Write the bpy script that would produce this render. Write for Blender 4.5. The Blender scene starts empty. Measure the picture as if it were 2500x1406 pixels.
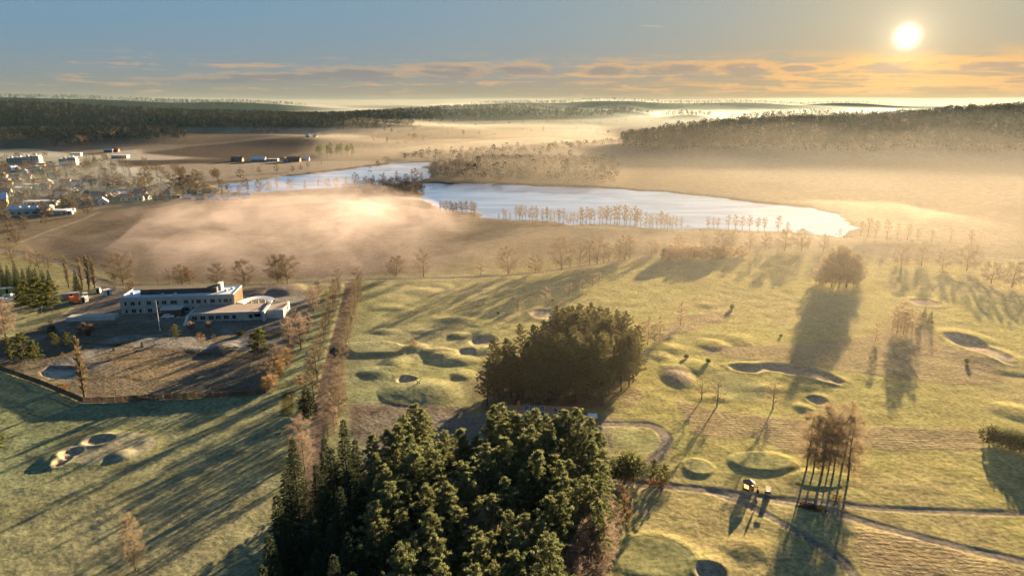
import bpy, math, random
import numpy as np
from math import radians as R, sin, cos, tan, pi, atan2, sqrt
rnd = random.Random(11)
rng = np.random.default_rng(11)
sc = bpy.context.scene
COL = sc.collection

# ------------------------------------------------------------------ camera
CAM_H, PITCH, FPX = 85.0, R(15.3), 1667.0          # drone height, tilt below the horizon, focal length in photo pixels
cam = bpy.data.cameras.new('camera')
cam_ob = bpy.data.objects.new('camera', cam); COL.objects.link(cam_ob)
cam.sensor_width = 36.0; cam.lens = FPX / 2500 * 36.0
cam.clip_start = 1.0; cam.clip_end = 60000.0
cam_ob.location = (0, 0, CAM_H); cam_ob.rotation_euler = (R(90) - PITCH, 0, 0)
sc.camera = cam_ob
sc.view_settings.view_transform = 'Standard'; sc.view_settings.look = 'None'
sc.view_settings.gamma = 1.0; sc.view_settings.use_curve_mapping = False
EXPOSURE = 3.2
sc.view_settings.exposure = EXPOSURE
cy = sc.cycles
cy.max_bounces = 6; cy.diffuse_bounces = 2; cy.glossy_bounces = 2; cy.transmission_bounces = 2
cy.volume_bounces = 1; cy.transparent_max_bounces = 24
cy.caustics_reflective = False; cy.caustics_refractive = False
cy.use_denoising = True
cy.sample_clamp_indirect = 4.0

# ------------------------------------------------------------------ sun and sky
SUN_AZ, SUN_EL = R(29.5), R(7.8)                    # from the direction and length of the shadows
SEEN_AZ, SEEN_EL = R(28.6), R(4.3)                  # where the disc stands in the sky
def dirv(az, el): return (sin(az)*cos(el), cos(az)*cos(el), sin(el))
sun = bpy.data.lights.new('sun', 'SUN'); sun_ob = bpy.data.objects.new('sun', sun); COL.objects.link(sun_ob)
sun.energy = 5.0; sun.angle = R(0.6); sun.color = (1.0, 0.69, 0.36)
from mathutils import Vector
sun_ob.rotation_euler = (-Vector(dirv(SUN_AZ, SUN_EL))).to_track_quat('-Z', 'Y').to_euler()

class NT:
    """small helper to wire shader maths"""
    def __init__(s, tree): s.t = tree; s.n = tree.nodes; s.l = tree.links
    def put(s, sock, v):
        if isinstance(v, bpy.types.NodeSocket): s.l.new(v, sock)
        elif v is not None:
            if isinstance(v, (tuple, list)) and len(v) == 3 and sock.type == 'RGBA': v = (*v, 1)
            sock.default_value = v
    def new(s, kind, **kw):
        nd = s.n.new(kind)
        for k, v in kw.items(): setattr(nd, k, v)
        return nd
    def m(s, op, a, b=None, c=None, clamp=False):
        nd = s.new('ShaderNodeMath', operation=op, use_clamp=clamp)
        s.put(nd.inputs[0], a); s.put(nd.inputs[1], b); s.put(nd.inputs[2], c)
        return nd.outputs[0]
    def v(s, op, a, b=None):
        nd = s.new('ShaderNodeVectorMath', operation=op)
        s.put(nd.inputs[0], a); s.put(nd.inputs[1], b)
        return nd.outputs['Value'] if op in ('DOT_PRODUCT', 'LENGTH') else nd.outputs[0]
    def mix(s, f, a, b, mode='MIX'):
        nd = s.new('ShaderNodeMix', data_type='RGBA', blend_type=mode)
        s.put(nd.inputs[0], f); s.put(nd.inputs[6], a); s.put(nd.inputs[7], b)
        return nd.outputs[2]
    def ramp(s, x, lo, hi, a=0.0, b=1.0):
        nd = s.new('ShaderNodeMapRange', interpolation_type='SMOOTHSTEP')
        for i, q in enumerate((x, lo, hi, a, b)): s.put(nd.inputs[i], q)
        return nd.outputs[0]
    def noise(s, vec, scale, detail=3.0, rough=0.55, dist=0.0):
        nd = s.new('ShaderNodeTexNoise')
        if vec is not None: s.put(nd.inputs['Vector'], vec)
        nd.inputs['Scale'].default_value = scale; nd.inputs['Detail'].default_value = detail
        nd.inputs['Roughness'].default_value = rough; nd.inputs['Distortion'].default_value = dist
        return nd.outputs['Fac']
    def comb(s, x, y, z):
        nd = s.new('ShaderNodeCombineXYZ'); s.put(nd.inputs[0], x); s.put(nd.inputs[1], y); s.put(nd.inputs[2], z)
        return nd.outputs[0]

world = bpy.data.worlds.new('World'); sc.world = world; world.use_nodes = True
def build_world():
    W = NT(world.node_tree); bg = W.n['Background']
    sky = W.new('ShaderNodeTexSky', sky_type='NISHITA'); sky.sun_disc = False
    sky.sun_elevation = SUN_EL; sky.sun_rotation = SUN_AZ; sky.dust_density = 2.0
    d = W.new('ShaderNodeTexCoord').outputs['Generated']
    sep = W.new('ShaderNodeSeparateXYZ'); W.l.new(d, sep.inputs[0])
    el = W.m('MULTIPLY', W.m('ARCSINE', sep.outputs[2]), 180/pi)
    ep = W.m('MAXIMUM', el, 0.0)
    az = W.m('MULTIPLY', W.m('ARCTAN2', sep.outputs[0], sep.outputs[1]), 180/pi)
    s = W.m('MULTIPLY', W.m('ARCCOSINE', W.m('MINIMUM', W.v('DOT_PRODUCT', d, dirv(SEEN_AZ, SEEN_EL)), 1.0)), 180/pi)
    ex = lambda x, k: W.m('EXPONENT', W.m('MULTIPLY', x, -1.0/k))
    t = W.m('SUBTRACT', 1.0, ex(ep, 3.6))
    w = ex(s, 22.0)
    hor = W.mix(W.m('MULTIPLY', w, 1.3, clamp=True), (.345, .305, .205), (.64, .37, .125))
    top = W.mix(W.m('MULTIPLY', w, 1.2, clamp=True), (.125, .345, .56), (.51, .51, .40))
    top = W.mix(W.ramp(el, 8, 60), top, (.13, .22, .36))
    base = W.mix(t, hor, top)
    # the air's own sky model, held back where it outshines the print
    n5 = W.v('MULTIPLY', sky.outputs[0], (.30, .30, .30))
    den = W.v('ADD', W.v('MULTIPLY', n5, (1.4, 1.6, 2.0)), (1, 1, 1))
    base = W.mix(.06, base, W.v('DIVIDE', n5, den))
    # thin streaked clouds low over the horizon
    cv = W.comb(W.m('MULTIPLY', az, .22), W.m('MULTIPLY', W.m('ADD', el, W.m('MULTIPLY', az, .012)), 1.5), 0.0)
    n1 = W.noise(cv, 1.0, 9, .66, .9)
    n2 = W.noise(W.comb(W.m('MULTIPLY', az, .07), W.m('MULTIPLY', el, 2.6), 3.1), 1.3, 7, .62, .5)
    band = W.m('MULTIPLY', W.ramp(el, .15, .9), W.ramp(el, 4.0, 2.3))
    amt = W.m('ADD', W.m('MULTIPLY', ex(s, 26.0), .5), .05)
    thr = W.m('SUBTRACT', .545, W.m('MULTIPLY', amt, .24))
    c1 = W.m('MULTIPLY', W.ramp(W.m('ADD', W.m('MULTIPLY', n1, .6), W.m('MULTIPLY', n2, .4)), thr, W.m('ADD', thr, .11)), band)
    lit = W.mix(ex(s, 16.0), (.62, .43, .27), (1.25, .66, .19))
    base = W.mix(W.m('MULTIPLY', c1, .9), base, lit)
    # lens-shaped grey clouds in a row, bright rimmed
    wob = W.m('MULTIPLY', W.m('SUBTRACT', W.noise(W.comb(W.m('MULTIPLY', az, .5), W.m('MULTIPLY', el, 2.5), 7.7), 1.0, 7, .68), .5), 4.6)
    lens = None; lup = None
    for px, py, rx, ry in ((690,190,150,8),(870,184,110,13),(1100,178,75,15),(1265,172,60,11),(1480,174,52,11),(1650,172,70,14),(1815,171,66,14),
                           (1950,168,42,8),(2165,166,88,12),(2420,160,90,10),(560,197,130,5)):
        ea = math.degrees(atan2(px-1250, FPX*cos(PITCH)+(703-py)*sin(PITCH)))
        ee = math.degrees(atan2((703-py)*cos(PITCH)-FPX*sin(PITCH), math.hypot(px-1250, FPX*cos(PITCH)+(703-py)*sin(PITCH))))
        k = 57.3/FPX*(cos(R(ea))**2 if abs(ea) > 5 else 1)
        qx = W.m('DIVIDE', W.m('SUBTRACT', az, ea), rx*k); qy = W.m('DIVIDE', W.m('SUBTRACT', el, ee), ry*57.3/FPX*cos(R(ea)))
        r = W.m('ADD', W.m('MULTIPLY', qx, qx), W.m('MULTIPLY', qy, qy))
        qz = W.m('SUBTRACT', qy, .42); r2 = W.m('ADD', W.m('MULTIPLY', qx, W.m('MULTIPLY', qx, .8)), W.m('MULTIPLY', qz, qz))
        lens = r if lens is None else W.m('MINIMUM', lens, r); lup = r2 if lup is None else W.m('MINIMUM', lup, r2)
    lens = W.m('ADD', lens, wob)
    rim = W.m('MULTIPLY', W.ramp(W.m('ADD', lup, wob), 1.9, .8), .8)
    base = W.mix(W.m('MULTIPLY', rim, W.m('ADD', ex(s, 30.0), .3)), base, lit)
    grey = W.mix(ex(s, 20.0), (.215, .245, .275), (.46, .37, .29))
    base = W.mix(W.m('MULTIPLY', W.ramp(lens, 1.35, .2), .72), base, grey)
    # a short vapour trail
    va = W.m('SUBTRACT', az, 10.9); tr = W.m('ABSOLUTE', W.m('SUBTRACT', W.m('SUBTRACT', el, 5.55), W.m('MULTIPLY', va, -.06)))
    base = W.mix(W.m('MULTIPLY', W.m('MULTIPLY', W.ramp(tr, .07, .0), W.ramp(W.m('ABSOLUTE', va), 1.3, .2)), .7), base, (.75, .62, .44))
    # glow round the sun, and its disc
    gl = W.m('ADD', W.m('MULTIPLY', ex(s, .9), .9), W.m('ADD', W.m('MULTIPLY', ex(s, 4.0), .24), W.m('MULTIPLY', ex(s, 14.0), .05)))
    base = W.mix(1.0, base, W.v('MULTIPLY', W.comb(gl, gl, gl), (1.0, .78, .45)), 'ADD')
    disc = W.m('MULTIPLY', W.ramp(s, 1.2, .0), 1.2)
    base = W.mix(1.0, base, W.v('MULTIPLY', W.comb(disc, disc, disc), (1.0, .93, .78)), 'ADD')
    W.put(bg.inputs[0], base)
    bg.inputs[1].default_value = 0.10      # a display-referred sky, brought to scene light under the exposure above
build_world()
world.cycles.sampling_method = 'MANUAL'; world.cycles.sample_map_resolution = 512

# ------------------------------------------------------------------ photo pixel -> place on the ground
def G(px, py, z=0.0):
    u, v = px-1250.0, 703.0-py
    f, up = FPX*cos(PITCH)+v*sin(PITCH), v*cos(PITCH)-FPX*sin(PITCH)
    k = (CAM_H-z)/-up
    return (u*k, f*k)
def at_dist(px, d):
    """the ground point straight below picture column px at the horizontal distance d ahead"""
    u = px-1250.0; f = FPX*cos(PITCH)+350*sin(PITCH)
    return (u/f*d, d)

# ------------------------------------------------------------------ noise and polygon helpers (numpy)
def _hash(ix, iy, seed):
    h = (ix.astype(np.int64)*374761393 + iy.astype(np.int64)*668265263 + seed*974634777) & 0xffffffff
    h = ((h ^ (h >> 13))*1274126177) & 0xffffffff
    return ((h ^ (h >> 16)) & 0xffffff)/float(0xffffff)
def vnoise(x, y, seed=0):
    fx, fy = np.floor(x), np.floor(y); tx, ty = x-fx, y-fy
    tx = tx*tx*(3-2*tx); ty = ty*ty*(3-2*ty); ix, iy = fx.astype(np.int64), fy.astype(np.int64)
    a, b = _hash(ix, iy, seed), _hash(ix+1, iy, seed); c, d = _hash(ix, iy+1, seed), _hash(ix+1, iy+1, seed)
    return (a*(1-tx)+b*tx)*(1-ty)+(c*(1-tx)+d*tx)*ty
def fbm(x, y, wave, octaves=4, seed=0, gain=.5):
    r, amp, tot, f = 0, 1.0, 0.0, 1.0/wave
    for o in range(octaves):
        r = r+amp*vnoise(x*f+o*17.3, y*f-o*9.1, seed+o); tot += amp; amp *= gain; f *= 2.03
    return r/tot
def sstep(a, b, x):
    t = np.clip((x-a)/(b-a), 0, 1); return t*t*(3-2*t)
def seg_dist(x, y, ax, ay, bx, by):
    dx, dy = bx-ax, by-ay; t = np.clip(((x-ax)*dx+(y-ay)*dy)/(dx*dx+dy*dy+1e-9), 0, 1)
    return np.hypot(x-ax-t*dx, y-ay-t*dy)
def poly_sd(x, y, poly, reach):
    """signed distance to a polygon, negative inside; +reach where farther away than that"""
    P = np.array(poly); out = np.full(x.shape, float(reach))
    m = (x > P[:,0].min()-reach) & (x < P[:,0].max()+reach) & (y > P[:,1].min()-reach) & (y < P[:,1].max()+reach)
    if not m.any(): return out
    xs, ys = x[m], y[m]; best = np.full(xs.shape, 1e9); ins = np.zeros(xs.shape, bool)
    for i in range(len(P)):
        ax, ay = P[i]; bx, by = P[(i+1) % len(P)]
        best = np.minimum(best, seg_dist(xs, ys, ax, ay, bx, by))
        c = ((ay > ys) != (by > ys)) & (xs < (bx-ax)*(ys-ay)/((by-ay) if by != ay else 1e-9)+ax)
        ins ^= c
    out[m] = np.where(ins, -best, best); return out
def line_dist(x, y, pts, reach):
    P = np.array(pts); out = np.full(x.shape, float(reach))
    m = (x > P[:,0].min()-reach) & (x < P[:,0].max()+reach) & (y > P[:,1].min()-reach) & (y < P[:,1].max()+reach)
    if not m.any(): return out
    best = np.full(int(m.sum()), 1e9)
    for i in range(len(P)-1): best = np.minimum(best, seg_dist(x[m], y[m], *P[i], *P[i+1]))
    out[m] = best; return out
def smooth_line(pts, n=6):
    P = [np.array(p, float) for p in pts]; P = [2*P[0]-P[1]]+P+[2*P[-1]-P[-2]]; out = []
    for i in range(1, len(P)-2):
        for k in range(n):
            t = k/n; a, b, c, d = P[i-1], P[i], P[i+1], P[i+2]
            out.append(tuple(.5*((2*b)+(c-a)*t+(2*a-5*b+4*c-d)*t*t+(3*b-a-3*c+d)*t**3)))
    out.append(tuple(P[-2])); return out
def gp(*pts): return [G(*p) for p in pts]
def box_e(x0, y0, x1, y1):
    """picture box -> ellipse on the ground: centre and half axes in metres"""
    cx, cyy = G((x0+x1)/2, (y0+y1)/2)
    a, b = G(x0, (y0+y1)/2), G(x1, (y0+y1)/2); n, f = G((x0+x1)/2, y1), G((x0+x1)/2, y0)
    return ((n[0]+f[0])/2, (n[1]+f[1])/2, (b[0]-a[0])/2, (f[1]-n[1])/2)

# ------------------------------------------------------------------ the lie of the land
LAKE_Z = -1.2
LAKE_A = gp((515,452),(590,444),(700,430),(800,418),(900,405),(960,399),(1036,396),(1041,420),(1047,437),(1030,446),(990,446),(900,449),(800,456),(700,462),(610,468),(540,462))
LAKE_B = gp((1030,446),(1060,446),(1130,447),(1200,448),(1300,451),(1420,456),(1500,460),(1600,466),(1720,478),(1850,492),(1980,508),(2030,520),(2065,540),(2070,562),
            (2040,572),(1950,566),(1800,560),(1700,556),(1640,556),(1500,545),(1400,546),(1300,536),(1215,529),(1165,524),(1090,505),(1040,484),(1034,465))
POND = gp((102,905),(120,896),(165,897),(192,901),(188,914),(165,923),(130,921),(108,915))
# far hills: picture column, distance, height, half width across, half depth
HILLS = [(330,2300,60,420,330),(620,2150,50,330,280),(880,1950,34,240,220),(60,2500,62,420,340),(-250,2200,66,500,420),
         (150,1480,17,260,160),(360,1430,13,110,110),(640,1560,12,160,120),(760,1420,9,120,90),
         (900,2600,46,520,260),(1150,3000,52,480,320),(1330,2100,5,420,200),
         (200,5200,98,1300,700),(560,6200,84,900,600),(-300,4600,96,1200,700),
         (1480,6200,92,620,600),(1780,6600,88,900,600),(1250,6800,78,700,500),(2050,7600,78,700,500),
         (1500,3600,40,190,160),(1290,3300,34,420,200),(1680,3100,26,120,100),(1960,2700,33,300,170),(2330,2500,38,330,190),(2620,2400,42,300,260),
         (2480,1350,30,330,170),(2150,1300,25,300,150),(1830,1270,22,190,120),(1650,1210,12,130,100),(2750,1300,32,300,220)]
HILLS = [(*at_dist(c, d), h*(.58 if c < 1000 and 1700 < d < 2700 else .8 if d > 4000 else 1.0), a, b) for c, d, h, a, b in HILLS]
# golf-course mounds: picture box, height, flat-topped?
MOUNDS = [((1668,1120,1748,1162),1.0,1),((1772,1106,1930,1156),1.2,1),((1930,1150,2074,1194),.75,1),
 ((1590,836,1675,866),1.6,0),((1705,826,1772,856),1.8,0),((1770,814,1840,844),1.8,0),((1625,876,1740,912),1.9,0),((1618,898,1692,944),2.6,0),
 ((1585,858,1640,882),1.2,0),((1960,960,2040,990),1.0,0),((1930,980,1995,1010),1.3,0),((1690,735,1750,752),1.0,0),
 ((838,834,1000,870),2.6,1),((985,836,1050,862),2.6,0),((1035,846,1115,874),3.0,0),((930,872,1000,912),2.2,0),((1050,868,1160,890),2.4,0),((880,896,970,925),1.6,0),((1100,905,1160,930),1.6,0),((1130,842,1230,866),2.0,0),((1090,808,1150,826),1.8,0),((900,800,980,818),1.2,0),((1000,800,1080,816),1.2,0),((1060,770,1160,786),1.4,0),((900,745,1010,760),1.0,0),
 ((950,925,1130,985),3.4,0),((1130,795,1230,822),1.5,0),((1275,748,1370,782),1.2,0),((1150,780,1215,800),1.2,0),
 ((2280,802,2420,842),2.2,0),((2330,838,2500,912),2.4,0),((2190,722,2320,756),1.3,0),((2440,985,2540,1030),1.7,0),
 ((1780,885,1900,905),1.4,0),((1900,905,2070,950),1.8,0),((1690,960,1800,985),1.0,0),((1810,935,1960,962),.8,0),
 ((1480,1290,1720,1420),.9,1),((1680,1330,1800,1420),1.0,0),((1740,1300,1900,1380),1.1,0),
 ((90,1090,180,1150),1.7,0),((190,1055,290,1100),.8,0),((265,1095,330,1128),1.2,0),((140,1050,390,1140),.6,1),
 ((515,835,580,868),3.6,0),((455,848,500,862),.9,0),((668,694,742,722),4.2,0),((610,705,690,725),2.0,0),
 ((0,690,45,712),3.0,0),((985,700,1090,720),1.2,0),((1050,690,1110,702),1.0,0)]
# bunkers: picture box, depth
BUNKERS = [((1972,966,2018,988),1.2),((1700,1372,1775,1425),1.3),
 ((2222,729,2292,751),.9),((1143,819,1212,844),1.2),((1112,849,1162,867),1.2),((968,918,1016,937),1.3),
 ((1290,752,1365,778),.8),((205,1064,276,1090),1.3),((148,1096,196,1120),1.2),((134,1112,170,1140),1.1)]
GREENS = [(975,880,1150,926),(1735,914,1862,978),(1495,1042,1606,1108),(1500,1308,1700,1440),(165,1056,378,1132),(1780,1108,1922,1152),(1672,1122,1740,1156),(1940,1152,2070,1190),(712,958,760,1008)]
BUNK_P = [gp((1775,893),(1800,888),(1835,893),(1870,888),(1930,892),(1978,897),(1998,905),(2032,917),(2064,934),(2055,941),(2010,933),(1965,923),(1930,917),(1905,909),(1870,905),(1845,911),(1812,909),(1785,902)),
          gp((2300,814),(2332,816),(2378,827),(2414,845),(2452,861),(2476,880),(2478,896),(2450,891),(2410,873),(2370,859),(2330,841),(2305,826))]
BUNK_E = [(box_e(*b), d) for b, d in BUNKERS]
MOUND_E = [(box_e(*b), h, f) for b, h, f in MOUNDS]
GREEN_E = [box_e(*b) for b in GREENS]
AVENUE = smooth_line(gp((735,1406),(752,1250),(765,1120),(780,1010),(800,920),(818,840),(838,760),(848,715),(852,690)))
PATHS = [smooth_line(gp(*p)) for p in (
  [(1505,1170),(1560,1180),(1640,1187),(1730,1196),(1870,1217),(2000,1240),(2120,1275),(2300,1325),(2520,1378)],
  [(1735,1197),(1800,1222),(1850,1245),(1930,1288),(2010,1335),(2060,1372),(2095,1420)],
  [(1860,1212),(2000,1224),(2120,1238),(2250,1246),(2400,1253),(2540,1254)],
  [(1474,1036),(1530,1035),(1586,1038),(1616,1055),(1626,1078),(1616,1102),(1596,1122),(1582,1150),(1568,1180)])]
PATH_W = [1.15, .85, .75, 1.5]
ROADS = [smooth_line(gp(*p)) for p in (
  [(846,682),(1000,680),(1174,677),(1300,668),(1420,652),(1520,637),(1600,622),(1720,608),(1850,612),(2000,612),(2200,618),(2500,628)],
  [(-20,605),(60,620),(140,640),(190,662),(235,684),(300,697),(420,698),(560,697),(700,692),(846,683)],
  [(235,684),(262,704),(240,725),(205,748),(170,775),(130,800)],
  [(60,590),(150,556),(215,532),(240,520)])]
ROAD_W = [1.6, 2.6, 3.4, 1.6]
SITE = gp((-60,893),(60,922),(205,984),(420,974),(648,957),(672,918),(700,880),(750,800),(768,715),(700,697),(430,700),(270,706),(170,770),(20,830),(-60,850))

def ellipse_r(x, y, e):
    return np.hypot((x-e[0])/e[2], (y-e[1])/e[3])
def land(x, y):
    """ground height in metres at x, y (arrays)"""
    x = np.asarray(x, float); y = np.asarray(y, float)
    r = np.hypot(x, y); far = sstep(700, 1500, r)
    z = (fbm(x, y, 90, 3, 5)-.5)*1.6*(1-far)*sstep(40, 120, r)+far*(fbm(x, y, 600, 3, 9)-.5)*10
    for hx, hy, h, a, b in HILLS:
        q = ((x-hx)/a)**2+((y-hy)/b)**2
        z = z+h*np.exp(-q)
    for poly, dep in ((LAKE_A, 2.6), (LAKE_B, 2.6), (POND, 1.6)):
        reach = 60 if dep > 2 else 8
        sd = poly_sd(x, y, poly, reach)
        if dep > 2: sd = sd+(fbm(x, y, 30, 4, 61)-.5)*34*(sd < reach)
        z = z*(sstep(0, reach, sd)) + (-dep-.2)*sstep(reach*.12, -reach*.12, sd)
    near = r < 520
    if near.any():
        xs, ys, zs = x[near], y[near], z[near].copy()
        nf = sstep(500, 320, np.hypot(xs, ys))
        for e, h, flat in MOUND_E:
            q = ellipse_r(xs, ys, e)
            m = q < 1.3
            if m.any():
                qq = q[m]*(1+.34*(fbm(xs[m], ys[m], 13, 2, 31)-.5)*2)
                zs[m] += (.36 if flat else .42)*h*(sstep(1.14, .74, qq) if flat else np.clip(1-(qq/1.15)**2, 0, 1)**1.6)
        for e, d in BUNK_E:
            q = ellipse_r(xs, ys, e); m = q < 1.7
            if m.any():
                qq = q[m]*(1+.22*(fbm(xs[m], ys[m], 6, 2, 77)-.5)*2)
                zs[m] += -.55*d*sstep(1.02, .60, qq)+.09*np.exp(-((qq-1.16)/.22)**2)
        for P in BUNK_P:
            sd = poly_sd(xs, ys, P, 6.0)+(fbm(xs, ys, 5, 2, 78)-.5)*1.2
            zs += -.75*sstep(.3, -2.2, sd)+.16*np.exp(-((sd-1.0)/1.0)**2)
        zs += nf*((fbm(xs, ys, 7.0, 2, 41)-.5)*.30+(fbm(xs, ys, 2.1, 2, 43)-.5)*.10)
        z[near] = zs
    for p, w in zip(PATHS+[AVENUE]+ROADS, PATH_W+[2.0]+ROAD_W):
        dl = line_dist(x, y, p, 6.0)
        z = z-.12*sstep(w+.7, w*.8, dl)
    return z
def H(x, y): return float(land(np.array([x]), np.array([y]))[0])

# ------------------------------------------------------------------ materials
def material(name, col=(.5,.5,.5), rough=.8, vary=0.0, scale=1.0, bump=0.0, metal=0.0, translucent=0.0, attr=None, spec=.3):
    """plain procedural surface: a noise-varied colour, a little relief"""
    mt = bpy.data.materials.new(name); mt.use_nodes = True; T = NT(mt.node_tree); b = T.n['Principled BSDF']
    co = T.new('ShaderNodeTexCoord').outputs['Object']
    c = None
    if attr:
        a = T.new('ShaderNodeAttribute'); a.attribute_name = attr; c = a.outputs['Color']
    if vary:
        n = T.noise(co, scale, 4, .6)
        k = T.ramp(n, .25, .75, 1-vary, 1+vary)
        c = T.v('MULTIPLY', c if c is not None else col, T.comb(k, k, k))
    T.put(b.inputs['Base Color'], c if c is not None else (*col, 1))
    b.inputs['Roughness'].default_value = rough; b.inputs['Metallic'].default_value = metal
    b.inputs['Specular IOR Level'].default_value = spec
    if bump:
        bp = T.new('ShaderNodeBump'); bp.inputs['Strength'].default_value = bump; bp.inputs['Distance'].default_value = .1
        T.l.new(T.noise(co, scale*3, 4, .6), bp.inputs['Height']); T.l.new(bp.outputs[0], b.inputs['Normal'])
    if translucent:
        tr = T.new('ShaderNodeBsdfTranslucent'); T.put(tr.inputs[0], c if c is not None else (*col, 1))
        mx = T.new('ShaderNodeMixShader'); mx.inputs[0].default_value = translucent
        T.l.new(b.outputs[0], mx.inputs[1]); T.l.new(tr.outputs[0], mx.inputs[2])
        T.l.new(mx.outputs[0], T.n['Material Output'].inputs[0])
    return mt

def mesh_np(name, verts, faces, mats=(), smooth=False, attrs=None, mat_idx=None):
    """mesh from arrays; faces is one (n,3) or (n,4) array or a list of such arrays"""
    if not isinstance(faces, list): faces = [faces]
    faces = [np.asarray(f, np.int32) for f in faces if len(f)]
    me = bpy.data.meshes.new(name)
    verts = np.asarray(verts, np.float32)
    me.vertices.add(len(verts)); me.vertices.foreach_set('co', verts.ravel())
    loops = np.concatenate([f.ravel() for f in faces]); n = sum(len(f) for f in faces)
    tot = np.concatenate([np.full(len(f), f.shape[1], np.int32) for f in faces]); start = np.concatenate([[0], np.cumsum(tot)[:-1]]).astype(np.int32)
    me.loops.add(len(loops)); me.loops.foreach_set('vertex_index', loops.astype(np.int32))
    me.polygons.add(n); me.polygons.foreach_set('loop_start', start)
    if mat_idx is not None: me.polygons.foreach_set('material_index', np.asarray(mat_idx, np.int32))
    me.polygons.foreach_set('use_smooth', np.full(n, smooth))
    for k, a in (attrs or {}).items():
        a = np.asarray(a, np.float32)
        if a.ndim == 2:
            at = me.attributes.new(k, 'FLOAT_COLOR', 'POINT'); at.data.foreach_set('color', np.hstack([a, np.ones((len(a), 1), np.float32)]).ravel())
        else:
            at = me.attributes.new(k, 'FLOAT', 'POINT'); at.data.foreach_set('value', a)
    for m in mats: me.materials.append(m)
    me.update(calc_edges=True)
    return me
def put(name, me, parent=None, loc=None, rz=None, label=None, cat=None, group=None, kind=None):
    o = bpy.data.objects.new(name, me); COL.objects.link(o)
    if parent is not None: o.parent = parent
    if loc is not None: o.location = loc
    if rz is not None: o.rotation_euler = (0, 0, rz)
    for k, v in (('label', label), ('category', cat), ('group', group), ('kind', kind)):
        if v: o[k] = v
    return o

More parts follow.
